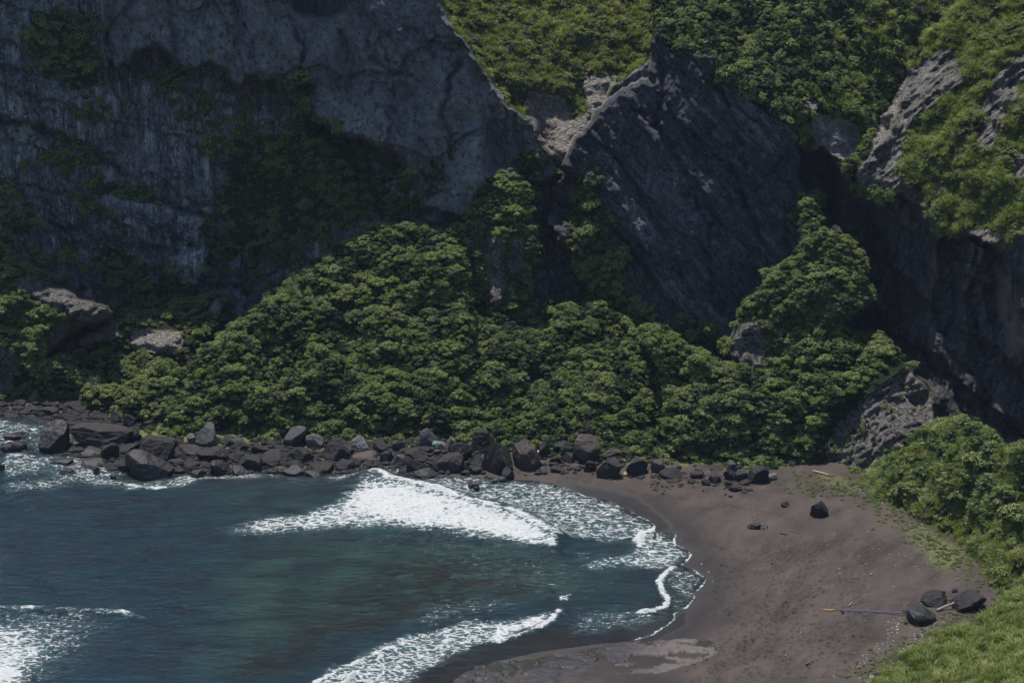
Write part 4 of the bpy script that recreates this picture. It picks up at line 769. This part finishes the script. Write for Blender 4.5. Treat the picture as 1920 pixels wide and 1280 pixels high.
for nm_ in ('shrub_thicket', 'scrub'):
    ext = [(c[0]+c[1]*c[2]*.55, c[1], c[2]*random.uniform(.7, 1.1), 'T', random.randrange(2), c[5], None) for c in inst[nm_] if random.random() < .035]
    inst[nm_] += ext
# one real tuft, scrub and so on for the templates
def tuft_thing(px, py, r, v, lb):
    p = at_relief(px, py); o = bpy.data.objects.new('grass_tuft', TUFT[v]); COL.objects.link(o); o.location = p; o.scale = (r, r, r); tag(o, lb, 'grass tuft'); seen_tpl[('G', v)] = o
tuft_thing(1842, 1212, .62, 0, 'tall bright green grass tuft on the near bank at the lower right')
tuft_thing(1880, 1232, .5, 1, 'smaller grass tuft right of the tall bright one on the near bank')
tuft_thing(1730, 1240, .45, 2, 'low grass tuft near the sand end of the near bank')
for v_, (px, py, lb) in enumerate([(1098, 812, 'bare pale dead bush above the brown boulder at the beach head'), (1240, 762, 'grey leafless bush left of the slope shrubs behind the beach')]):
    p = at_relief(px, py); o = bpy.data.objects.new('dead_bush', TWIG[v_]); COL.objects.link(o); o.location = (p[0], p[1]-.4, p[2]+.3); o.scale = (1.1, 1.1, 1.1); tag(o, lb, 'dead bush'); seen_tpl[('T', v_)] = o
SCR = [(1000,90,'scrub bush in the middle of the hanging green valley'),(920,60,'scrub bush high on the left side of the hanging valley'),(1180,230-60,'scrub bush beside the notch of the hanging valley'),(1760,330,'windswept scrub bush on the green ridge flank')]
for va, (px, py, lb) in enumerate(SCR):
    if ('S', va) not in seen_tpl or va == 0:
        p = at_relief(px, py); plant(p[0], p[1], p[2], .9, 'S', va, 'shrub', lb)
for k in TPL:
    for va in range(len(TPL[k])):
        if (k, va) not in seen_tpl: p = at_relief(600+60*va, 600); plant(p[0], p[1], p[2], .8, k, va, 'shrub', 'evergreen shrub in the middle of the cone shaped hill', 'shrub', ZT[ZH][1])

def euler_of(n, rz, lean):
    z = Vector((n[0]*lean, n[1]*lean, 1.0 if lean == 0 else (1-lean)+n[2]*lean)).normalized(); q = z.to_track_quat('Z', 'Y'); from_z = q.to_matrix() @ __import__('mathutils').Matrix.Rotation(rz, 3, 'Z'); return from_z.to_euler()
def gn_scatter(name, recs, label_kind, lean):
    keys = sorted({(c[3], c[4]) for c in recs}); ki = {k: i for i, k in enumerate(keys)}
    me = bpy.data.meshes.new(name); P = np.array([c[0] for c in recs], np.float32); me.vertices.add(len(P)); me.vertices.foreach_set('co', P.ravel())
    ra = me.attributes.new('rot', 'FLOAT_VECTOR', 'POINT'); ra.data.foreach_set('vector', np.array([euler_of(c[1], c[5], lean)[:] for c in recs], np.float32).ravel())
    sa = me.attributes.new('scl', 'FLOAT', 'POINT'); sa.data.foreach_set('value', np.array([c[2] for c in recs], np.float32))
    ia = me.attributes.new('pick', 'INT', 'POINT'); ia.data.foreach_set('value', np.array([ki[(c[3], c[4])] for c in recs], np.int32))
    o = bpy.data.objects.new(name, me); COL.objects.link(o); tag(o, kind='stuff')
    G = bpy.data.node_groups.new(name, 'GeometryNodeTree'); G.interface.new_socket('Geometry', in_out='INPUT', socket_type='NodeSocketGeometry'); G.interface.new_socket('Geometry', in_out='OUTPUT', socket_type='NodeSocketGeometry')
    gi = G.nodes.new('NodeGroupInput'); go = G.nodes.new('NodeGroupOutput'); ip = G.nodes.new('GeometryNodeInstanceOnPoints'); jo = G.nodes.new('GeometryNodeJoinGeometry')
    for k in reversed(keys):
        ob = G.nodes.new('GeometryNodeObjectInfo'); ob.transform_space = 'ORIGINAL'; ob.inputs['Object'].default_value = seen_tpl[k]; ob.inputs['As Instance'].default_value = True; G.links.new(ob.outputs['Geometry'], jo.inputs[0])
    def na(nm, ty):
        a = G.nodes.new('GeometryNodeInputNamedAttribute'); a.data_type = ty; a.inputs['Name'].default_value = nm; return a.outputs['Attribute']
    G.links.new(gi.outputs[0], ip.inputs['Points']); G.links.new(jo.outputs[0], ip.inputs['Instance']); ip.inputs['Pick Instance'].default_value = True
    G.links.new(na('pick', 'INT'), ip.inputs['Instance Index']); e = G.nodes.new('FunctionNodeEulerToRotation'); G.links.new(na('rot', 'FLOAT_VECTOR'), e.inputs[0]); G.links.new(e.outputs[0], ip.inputs['Rotation'])
    G.links.new(na('scl', 'FLOAT'), ip.inputs['Scale']); G.links.new(ip.outputs[0], go.inputs[0])
    md = o.modifiers.new('scatter', 'NODES'); md.node_group = G
    return o
for nm, lean in (('shrub_thicket', .15), ('scrub', .5), ('cliff_growth', .35), ('grass', .5)):
    gn_scatter(nm, inst[nm], None, lean)
print('instances', {k: len(v) for k, v in inst.items()}, 'cand', len(cand))
# ------------------------------------------------------------------ boulders
import bmesh
def boulder_mesh(seed, w, h, d, cuts=11, rough=.05, sub=4):
    r = np.random.default_rng(seed); bm = bmesh.new(); bmesh.ops.create_icosphere(bm, subdivisions=sub, radius=1)
    v = np.array([q.co[:] for q in bm.verts]); fa = [[q.index for q in f.verts] for f in bm.faces]; bm.free()
    for k in range(cuts):
        n = r.normal(size=3); n /= np.linalg.norm(n); t_ = .46+.30*r.random()
        if n[2] < -.3: continue
        dd = v@n; v = v-np.outer(np.clip(dd-t_, 0, None)*.985, n)
    v = v/np.abs(v).max(0); s = seed*1.7
    nn = v/np.linalg.norm(v, axis=1)[:, None]
    big = fbm(v[:, 0]+s, v[:, 1], v[:, 2], 1.1, 2); fi = fbm(v[:, 0]*1.0+s, v[:, 1]+4, v[:, 2], .38, 4, True)
    v = v+nn*(.07*big+rough*fi)[:, None]
    v[:, 0] *= 1+.25*v[:, 2]*(r.random()-.5)
    v = v*np.array([w/2, d/2, h/2]); v[:, 2] += h*.42
    me = bpy.data.meshes.new('boulder'); me.from_pydata([tuple(q) for q in v], [], fa); me.update(); return me
GRP = {}
def boulder(i, cx, base, w, h, mat, label, name='boulder', tilt=0, cuts=None, group=None, dz=0):
    x, y, z = on_ground(cx, base-1.0); sea = z < -.05; z = max(z, 0)
    k = y/FPX*1.03; W_ = w*k*1.04; H_ = h*k*1.08; D_ = W_*random.uniform(.75, 1.0)
    # the part of the width seen foreshortened from above eats some of the height
    H_ = max(math.sqrt(max(H_*H_-(.36*D_)**2, 0))/.98, H_*.55)
    if sea: H_ = max(H_*1.15, .45)
    me = boulder_mesh(900+i, W_, H_*1.15, D_, cuts=cuts or random.choice([10, 13, 16]), sub=4 if w > 16 else 3); me.materials.append(M_st[mat])
    o = bpy.data.objects.new(name, me); COL.objects.link(o); o.location = (x, y+D_*.45, z-.10*H_+dz); o.rotation_euler = (random.uniform(-.12, .12), math.radians(tilt), random.uniform(-.5, .5))
    tag(o, label, 'boulder' if w > 20 else 'rock', group or 'boulders along the shore'); return o
D, K, Gy, Br = 'dark', 'black', 'grey', 'brown'
B = [
(80,766,66,24,D,'long flat dark rock along the back of the far left shore'),(150,751,30,18,Gy,'smooth grey rock under the shrubs at the far left shore'),(92,782,34,16,D,'low rock just in front of the long flat dark rock'),(142,773,38,22,D,'jagged dark rock below the smooth grey rock'),
(36,762,24,11,D,'small round rock at the dark cliff foot on the far left'),(100,853,62,50,K,'tall pointed black rock standing in foam left of the layered rock mass'),(190,851,116,56,Br,'large layered brownish rock mass, widest of the left shore'),(172,857,44,18,K,'flat wet rock at the foot of the layered mass'),
(205,862,36,30,D,'angular rock between the layered mass and the big waterline boulder'),(240,852,44,20,D,'slab shaped rock behind the big waterline boulder'),(292,872,70,48,D,'peaked slab rising behind the big waterline boulder'),(232,886,46,26,D,'flat topped block left of the big waterline boulder'),
(270,908,90,50,K,'biggest black boulder at the waterline with an overhanging front'),(112,879,44,16,K,'low wet rock alone in the water left of the big waterline boulder'),(172,879,42,13,K,'flat wet rock awash above the small foam rocks'),(124,900,30,11,K,'small low rock in open water near the left foam'),
(181,896,14,14,K,'tiny upright rock in foam, left of two'),(211,904,14,11,K,'tiny pointed rock in foam, right of two'),(14,858,28,15,K,'rounded wet rock at the left picture edge'),(38,855,30,18,K,'pointed wet rock beside the rounded one at the left edge'),
(22,834,36,10,K,'thin flat rock among left edge foam'),(2,896,14,12,K,'small black rock cut by the left picture edge'),(217,795,32,22,D,'brown grey rock at the upper edge of the pebble patch'),(275,808,30,20,D,'grey rock against the shrubs of the hill foot'),(240,802,30,24,D,'rounded rock under the left tip of the hill'),
(386,840,46,44,Gy,'big round pale grey boulder with lichen on top'),(358,836,26,26,Gy,'pinkish grey rock leaning on the round pale boulder'),(357,856,33,20,Br,'brown wedge rock below the round pale boulder'),(400,870,62,34,D,'broad dark boulder below the round pale boulder'),(410,893,42,30,K,'dark cube like rock at the waterline below the broad boulder'),
(370,903,28,20,K,'small wet rock in foam right of the big waterline boulder'),(440,842,36,22,Gy,'grey slab edge under the dark shrubs'),(360,880,36,17,D,'flat rock right of the peaked slab'),(384,882,26,14,D,'small rock between flat rock and waterline'),(312,846,36,26,D,'rubbly rock left of the brown wedge'),
(245,830,42,28,D,'dark rock on the shoulder behind the layered mass'),(277,838,36,20,D,'low rock right of the layered mass top'),(103,809,28,12,K,'low rock behind the tall pointed black rock'),(345,850,24,15,D,'small rock left of the brown wedge rock'),(328,878,40,18,D,'worn rock just right of the peaked slab foot'),
(552,838,48,36,Gy,'tall ridged grey boulder under overhanging shrubs'),(590,842,32,28,Gy,'bluish grey boulder right of the ridged one'),(622,867,62,46,D,'large dark sloping slab in the middle of the rock belt'),(672,843,36,22,Gy,'flat grey topped boulder below the dark shrub gap'),(710,853,34,29,D,'round dark boulder right of the grey topped one'),
(745,847,26,24,Gy,'upright pale grey rock, left of the big pale oval one'),(797,841,40,34,Gy,'big pale oval boulder under the shrubs'),(562,869,48,32,D,'faceted dark boulder below the ridged grey one'),(513,873,54,24,D,'long slanted slab left of the faceted dark boulder'),(472,886,54,32,D,'rough dark heap at the waterline left of the long slab'),
(487,856,36,24,D,'dull dark rock behind the long slanted slab'),(553,882,34,16,D,'flat rock directly above the pale slanted rock'),(601,886,62,22,D,'long flat table shaped slab at the waterline'),(650,886,40,24,D,'rounded rock right of the table shaped slab'),(551,897,42,20,Gy,'pale slanted rock washed by foam'),
(586,900,36,13,K,'low wet rock right of the pale slanted one'),(682,866,46,20,Br,'brownish tilted slab above the surf'),(723,869,30,27,D,'dark leaning rock above the foam tongue'),(748,877,36,24,Gy,'grey mottled rock beside the foam tongue'),(778,888,32,30,D,'mottled dark rock at the right of the foam tongue'),
(795,901,56,22,K,'wet low double rock jutting into the surf'),(516,886,14,9,K,'tiny rock splashed by foam left of the pale slanted rock'),(455,848,38,20,D,'plain dark rock right of the round pale boulder'),(445,893,36,20,K,'low black rock at the foam edge of the left belt'),(503,880,24,16,D,'small rock under the long slanted slab'),
(697,868,20,10,Br,'small rusty brown rock between slabs'),(645,857,40,22,D,'flat dark rock joining the sloping slab'),(699,896,20,7,K,'thin wet rock showing through the surf'),(862,868,44,44,D,'dark boulder with a pale scar left of the grass topped one'),(903,852,52,48,D,'big boulder with grass growing on its flat top'),
(925,892,62,62,D,'largest tilted boulder with a lit slanting face, centre of the beach end'),(984,884,56,60,Br,'huge square block boulder with a brown top'),(845,890,48,40,D,'rounded dark boulder at the surf left of the tilted one'),(812,888,32,26,D,'dark hollowed rock beside the mottled ones'),(888,890,30,18,D,'small dark rock at the foot of the tilted boulder'),
(955,900,27,24,D,'round boulder on the sand below the square block'),(944,907,17,11,K,'small round wet rock in the swash below the round boulder'),(928,909,14,6,K,'flat little rock beside the small round wet one'),(888,922,23,12,K,'cube like wet rock alone in the white wash'),(894,927,14,5,K,'sliver of rock just below the cube like wet rock'),
(812,920,18,9,K,'small rock behind the breaking wave crest'),(798,852,32,16,D,'low rock below the big pale oval boulder'),(826,843,26,15,Gy,'small pale rock right of the big pale oval boulder'),(848,850,24,28,Gy,'narrow grey slab leaning against the grass topped boulder'),(785,864,42,24,D,'dull rock between the oval and the hollowed boulders'),
(1020,859,28,30,D,'shadowed rock right of the square block'),(1057,851,38,26,D,'rounded rock behind the small square one at the beach head'),(1072,869,26,24,D,'small square rock with a lit top at the beach head'),(1045,870,26,15,D,'low rock between the square ones at the beach head'),(1047,888,26,13,D,'low split rock on the sand near the block'),
(1080,879,20,9,Br,'thin slab lying on sand left of the big round boulder'),(1102,868,48,50,Br,'tall rounded brown boulder against the grass'),(1104,886,24,20,D,'leaning rock left of the big round boulder'),(1143,899,54,44,D,'big smooth round boulder standing on the sand'),(1196,894,40,38,D,'cracked square boulder right of the big round one'),
(1147,863,46,22,Br,'brown mound of rock behind the big round boulder'),(1175,861,24,16,Br,'small brown rock behind the cracked square boulder'),(1234,888,28,30,Br,'upright brown rock right of the cracked square boulder'),(1262,899,50,20,D,'spreading low rock below the upright brown one'),(1273,881,10,8,D,'pebble like dark rock above the spreading one'),
(1310,898,32,15,D,'loaf shaped dark rock in the middle of the sand row'),(1341,907,26,20,D,'pyramid shaped rock right of the loaf shaped one'),(1322,912,18,12,D,'small rock at the left foot of the pyramid shaped one'),(1371,901,30,21,D,'dark rock at the left of the right hand cluster'),(1393,903,28,22,D,'sharp rock in the middle of the right hand cluster'),
(1423,909,40,36,D,'largest dark boulder of the right hand cluster'),(1450,902,24,15,Gy,'flat pale edged rock right of the cluster boulder'),(1381,924,28,12,D,'flat rock lying below the right hand cluster'),(1395,925,14,6,D,'chip of rock beside the flat one below the cluster'),(1406,921,12,5,D,'last small chip right of the flat rock'),
(1365,913,14,10,D,'little rock left above the flat one'),(1342,883,26,10,Br,'reddish flat stone behind the pyramid shaped rock'),(1376,884,20,20,Gy,'pale upright stone at the grass edge behind the cluster'),(1397,911,20,11,D,'wedge under the sharp rock of the cluster'),(1266,906,32,7,D,'thin broken plates on the sand below the spreading rock'),
(1296,908,16,8,D,'small broken plate right of the thin plates'),(1202,898,18,5,D,'sliver of rock below the cracked square boulder'),(1473,952,16,10,D,'small lone stone on open sand left of the tufted boulder'),(1415,994,24,12,K,'left half of the half buried pair of black rocks on the sand'),(1432,993,18,9,K,'right half of the half buried pair of black rocks on the sand'),
(1535,971,36,32,D,'lone rounded boulder with a pale tuft on top in the open sand'),(1726,1172,66,36,K,'black craggy boulder at the end of the blue pole'),(1762,1140,58,28,D,'rough dark boulder behind the black craggy one'),(1818,1148,76,38,D,'long leaning boulder at the foot of the grass bank'),
(1861,1152,24,20,D,'small dark rock right of the long leaning boulder'),(1790,1292-180,14,8,D,'small stone in the creepers above the leaning boulder'),(1800,935+60,12,9,D,'small stone under the bushes on the right bank'),
]
for i, (cx, bs, w, h, m, lb) in enumerate(B):
    boulder(i, cx, bs, w, h, m, lb, tilt={1818: -22, 925: 14, 292: 8, 622: 10, 513: -12}.get(cx, random.uniform(-6, 6)))
# extra small rubble as countless gravel
r = np.random.default_rng(77); Vr = []; Fr = []; off = 0
bm = bmesh.new(); bmesh.ops.create_icosphere(bm, subdivisions=1, radius=1); bv = np.array([q.co[:] for q in bm.verts]); bf = np.array([[q.index for q in f.verts] for f in bm.faces]); bm.free()
def rub(px, py, s):
    global off
    x, y, z = on_ground(px, py); q = bv*(1+.22*r.normal(size=(len(bv), 1)))*np.array([s*(.8+.6*r.random()), s*(.7+.5*r.random()), s*(.45+.35*r.random())])
    Vr.append(q+np.array([x, y, z+s*.18])); Fr.append(bf+off); off += len(bv)
for _ in range(900): rub(r.uniform(130, 260), r.uniform(752, 812), .10+.22*r.random()**2)
for _ in range(2600):
    px_ = r.uniform(-40, 900); rub(px_, r.uniform(822 if px_ > 250 else 790, 888), .12+.30*r.random()**2)
for _ in range(260): rub(r.uniform(-60, 160), r.uniform(758, 800), .14+.40*r.random()**2)
for _ in range(300): rub(r.uniform(860, 1240), 868+r.normal()*12, .08+.24*r.random()**2)
for _ in range(200): rub(r.uniform(1220, 1420), 900+r.normal()*11, .05+.12*r.random()**2)
o = mesh_np('pebbles', np.concatenate(Vr), np.concatenate(Fr), M_st['dark'], smooth=False); tag(o, kind='stuff')
# shell grit and pale scraps strewn over the sand
Vr = []; Fr = []; off = 0
for _ in range(300):
    k = r.integers(4); px, py = [(r.uniform(1560, 1640), r.uniform(980, 1260)), (1690+r.normal()*30, 1020+r.normal()*50), (1760+r.normal()*30, 1060+r.normal()*36), (r.uniform(1250, 1700), r.uniform(900, 1270))][k]
    rub(px, py, .014+.045*r.random()**4)
for a, b in [((1690,1180),(1600,1250)), ((1700,1165),(1660,1180)), ((1740,1185),(1650,1240)), ((1640,1255),(1610,1280)), ((1780,1150),(1690,1215))]:
    for _ in range(90): t_ = r.random()**.8; rub(a[0]*(1-t_)+b[0]*t_+r.normal()*7, a[1]*(1-t_)+b[1]*t_+r.normal()*4, .012+.035*r.random()**2)
t = NT('bleached_shell'); M_shell = t.end(t.pbr(t.mix(t.noise(6., 3, .6), (.30, .26, .22), (.55, .50, .45)), .8))
tag(mesh_np('shell_grit', np.concatenate(Vr), np.concatenate(Fr), M_shell, smooth=False), kind='stuff')

# ------------------------------------------------------------------ wave-cut rock shelf
SH = [(1356,1224),(1340,1200),(1300,1198),(1240,1202),(1180,1203),(1120,1210),(1060,1222),(1000,1232),(930,1240),(880,1252),(850,1275),(840,1310),(900,1345),(1100,1350),(1190,1300),(1240,1270),(1290,1252),(1330,1240)]
sx = np.arange(820, 1370, 1.5); sy = np.arange(1190, 1360, 1.5); SX, SY = np.meshgrid(sx, sy)
m = inpoly(SX+3*pn(SX/14, SY/14, 0*SX), SY+3*pn(SX/14, SY/14, 5+0*SX), SH)
GXs, GYs = gpt(SX, SY, .12); gs = fbm(GXs, GYs, 0*GXs, .9, 4, True); crack = fbm(GXs*.55+GYs*.3, GYs*1.2, 0*GXs+7, 1.1, 4); b2 = blur(m.astype(float), 3)
pool = sstep(.05, .17, crack); cr_ = np.exp(-(crack/.05)**2)*sstep(.0, .5, fbm(GXs, GYs, 0*GXs+9, 2., 2)+.2)
Zs = np.clip(.03+.20*sstep(.2, .9, b2)+.035*gs-.14*pool-.10*cr_, -.2, .4)+.10*sstep(1180, 1340, SX)
v = np.stack([GXs, GYs, Zs], -1).reshape(-1, 3); n1_, n2_ = SX.shape; ii = np.arange(n1_*n2_).reshape(n1_, n2_)
F = np.stack([ii[1:, :-1], ii[1:, 1:], ii[:-1, 1:], ii[:-1, :-1]], -1).reshape(-1, 4); F = F[m.reshape(-1)[F].all(1)]
t = NT('wet_shelf_rock'); a = t.attr('mask')
c = t.mix(t.rng(t.noise(1.2, 6, .7), .35, .65), (.014, .0135, .016), (.032, .031, .036)); c = t.mix(t.math('MULTIPLY', a[0], .9), c, t.mix(t.noise(3., 6, .7), (.065, .052, .048), (.13, .105, .098)))
c = t.mix(a[1], c, (.010, .010, .008)); c = t.mix(t.rng(t.noise(1.7, 6, .8, t.map((.6, 1.4, 1), (0, 0, .4))), .60, .66), c, (.012, .012, .010))
M_shelf = t.end(t.pbr(c, t.rng(t.noise(2., 4, .6), .3, .7, .45, .75), t.bump(t.noise(4., 6, .7), .6, .06), .25))
pk = sstep(1170, 1300, SX+25*gs)*.95
v, F, a1 = compact(v, F, np.stack([pk, np.clip(pool+cr_*.8, 0, 1), 0*pk], -1).reshape(-1, 3))
o = mesh_np('rock_shelf', v, F, M_shelf, attrs={'mask': a1}); sm = o.modifiers.new('thickness', 'SOLIDIFY'); sm.thickness = .35; sm.offset = -1; tag(o, kind='structure')

# ------------------------------------------------------------------ stranded things
def flatmat(name, col, col2, rough=.7, sc=5.):
    t = NT(name); n = t.noise(sc, 5, .7); return t.end(t.pbr(t.mix(t.rng(n, .35, .65), col, col2), rough, t.bump(n, .4, .03)))
def tube(name, pts, rad, mat, parent=None, n=8, taper=1.0, jit=0.):
    P = [Vector(p) for p in pts]; Vv = []; Ff = []
    for i, p in enumerate(P):
        d = (P[min(i+1, len(P)-1)]-P[max(i-1, 0)]).normalized(); u = d.cross(Vector((0, 0, 1))).normalized(); w = d.cross(u); q = rad*(1-(1-taper)*i/(len(P)-1))
        for k in range(n): a_ = 6.283*k/n; jj = 1+random.uniform(-jit, jit); Vv.append(p+(u*math.cos(a_)+w*math.sin(a_))*q*jj)
    for i in range(len(P)-1):
        for k in range(n): Ff.append([i*n+k, i*n+(k+1) % n, (i+1)*n+(k+1) % n, (i+1)*n+k])
    Ff.append(list(range(n))[::-1]); Ff.append([len(Vv)-n+k for k in range(n)])
    me = bpy.data.meshes.new(name); me.from_pydata([tuple(v) for v in Vv], [], Ff); me.polygons.foreach_set('use_smooth', np.full(len(Ff), True)); me.materials.append(mat)
    o = bpy.data.objects.new(name, me); COL.objects.link(o)
    if parent: o.parent = parent
    return o
M_blue = flatmat('faded_blue_paint', (.035, .055, .15), (.06, .085, .19), .5); M_org = flatmat('orange_paint', (.45, .20, .05), (.55, .30, .10), .5)
M_drift = flatmat('driftwood', (.22, .16, .13), (.34, .26, .21), .85); M_net = flatmat('green_netting', (.07, .16, .12), (.16, .26, .20), .8); M_cloth = flatmat('sun_bleached_rag', (.26, .22, .09), (.38, .33, .15), .9)
pole = bpy.data.objects.new('stranded_pole', None); COL.objects.link(pole); pa = Vector(on_ground(1543, 1145)); pb = Vector(on_ground(1700, 1152)); pole.location = pa; tag(pole, 'long thin blue pole with an orange end lying on the sand', 'pole')
def lp(t_): q = pa.lerp(pb, t_)-pa; return (q.x, q.y+.10*math.sin(t_*3.1), q.z+.10)
tube('orange_end', [lp(t_) for t_ in (0, .05, .1, .15)], .040, M_org, pole); tube('blue_shaft', [lp(.15+.085*k) for k in range(11)], .038, M_blue, pole)
def log(px0, py0, px1, py1, rad, mat, label, cat='driftwood', name='driftwood', lift=.0):
    a_, b_ = Vector(on_ground(px0, py0)), Vector(on_ground(px1, py1)); o = tube(name, [a_.lerp(b_, t_)-a_+Vector((0, .04*math.sin(5*t_), rad*.8+lift*t_)) for t_ in np.linspace(0, 1, 7)], rad, mat, n=9, taper=.7, jit=.12); o.location = a_; tag(o, label, cat); return o
log(1757, 1146, 1790, 1138, .10, M_drift, 'pinkish plank wedged between the craggy boulder and the leaning boulder', lift=.3)
log(1512, 1246, 1524, 1238, .07, flatmat('old_wood', (.05, .045, .04), (.11, .10, .09)), 'short grey driftwood stick on the sand near the bottom')
log(1524, 884, 1556, 892, .09, M_drift, 'pale driftwood log on the grass at the foot of the banded outcrop')
log(1462, 1000, 1476, 1002, .05, flatmat('wet_wood', (.025, .022, .02), (.05, .045, .04)), 'short dark stick on the sand right of the half buried rocks')
log(1592, 1136, 1598, 1128, .035, M_drift, 'tiny pale stick just above the blue pole')
def scrap(cx, base, w, h, mat, label, cat, name):
    x, y, z = on_ground(cx, base); k = y/FPX; u_ = np.linspace(-1, 1, 13); Uu, Vv_ = np.meshgrid(u_, u_); hh = fbm(Uu*1.3+cx, Vv_*1.3, 0*Uu, 1., 3)
    mm = (Uu**2+Vv_**2+.35*hh) < 1; v_ = np.stack([Uu*w*k*.5, Vv_*w*k*.45, (h*k*.6)*(1-.7*(Uu**2+Vv_**2))+.10*hh], -1).reshape(-1, 3); jj = np.arange(169).reshape(13, 13)
    F_ = np.stack([jj[:-1, :-1], jj[:-1, 1:], jj[1:, 1:], jj[1:, :-1]], -1).reshape(-1, 4); F_ = F_[mm.reshape(-1)[F_].any(1)]; vv, ff = compact(v_, F_)
    o = mesh_np(name, vv, ff, mat); o.location = (x, y+.3, z+.05); sm = o.modifiers.new('t', 'SOLIDIFY'); sm.thickness = .03; tag(o, label, cat); return o
q = scrap(818, 852, 16, 12, M_net, 'scrap of pale green netting caught between dark boulders', 'netting', 'fishing_net'); q.location.z += .75
scrap(1175, 893, 14, 10, M_cloth, 'yellowish rag between the big round and the cracked square boulder', 'rag', 'rag')
q = scrap(1010, 853, 7, 10, flatmat('white_foam_scrap', (.5, .5, .48), (.7, .7, .68)), 'small white foam scrap beside the square block boulder', 'litter', 'foam_scrap')
# ------------------------------------------------------------------ sea haze
hz = bpy.data.meshes.new('haze'); x0, x1, y0, y1, z0, z1 = -260, 260, -40, 330, -5, 75
hz.from_pydata([(x, y, z) for z in (z0, z1) for x, y in ((x0, y0), (x1, y0), (x1, y1), (x0, y1))], [], [(0, 3, 2, 1), (4, 5, 6, 7), (0, 1, 5, 4), (1, 2, 6, 5), (2, 3, 7, 6), (3, 0, 4, 7)])
ho = bpy.data.objects.new('haze', hz); COL.objects.link(ho); tag(ho, kind='stuff')
hm = bpy.data.materials.new('haze'); hm.use_nodes = True; hm.node_tree.nodes.clear(); vo = hm.node_tree.nodes.new('ShaderNodeVolumePrincipled'); ou = hm.node_tree.nodes.new('ShaderNodeOutputMaterial')
vo.inputs['Color'].default_value = (.62, .74, 1.0, 1); vo.inputs['Density'].default_value = .00008; hm.node_tree.links.new(vo.outputs[0], ou.inputs['Volume']); hz.materials.append(hm)
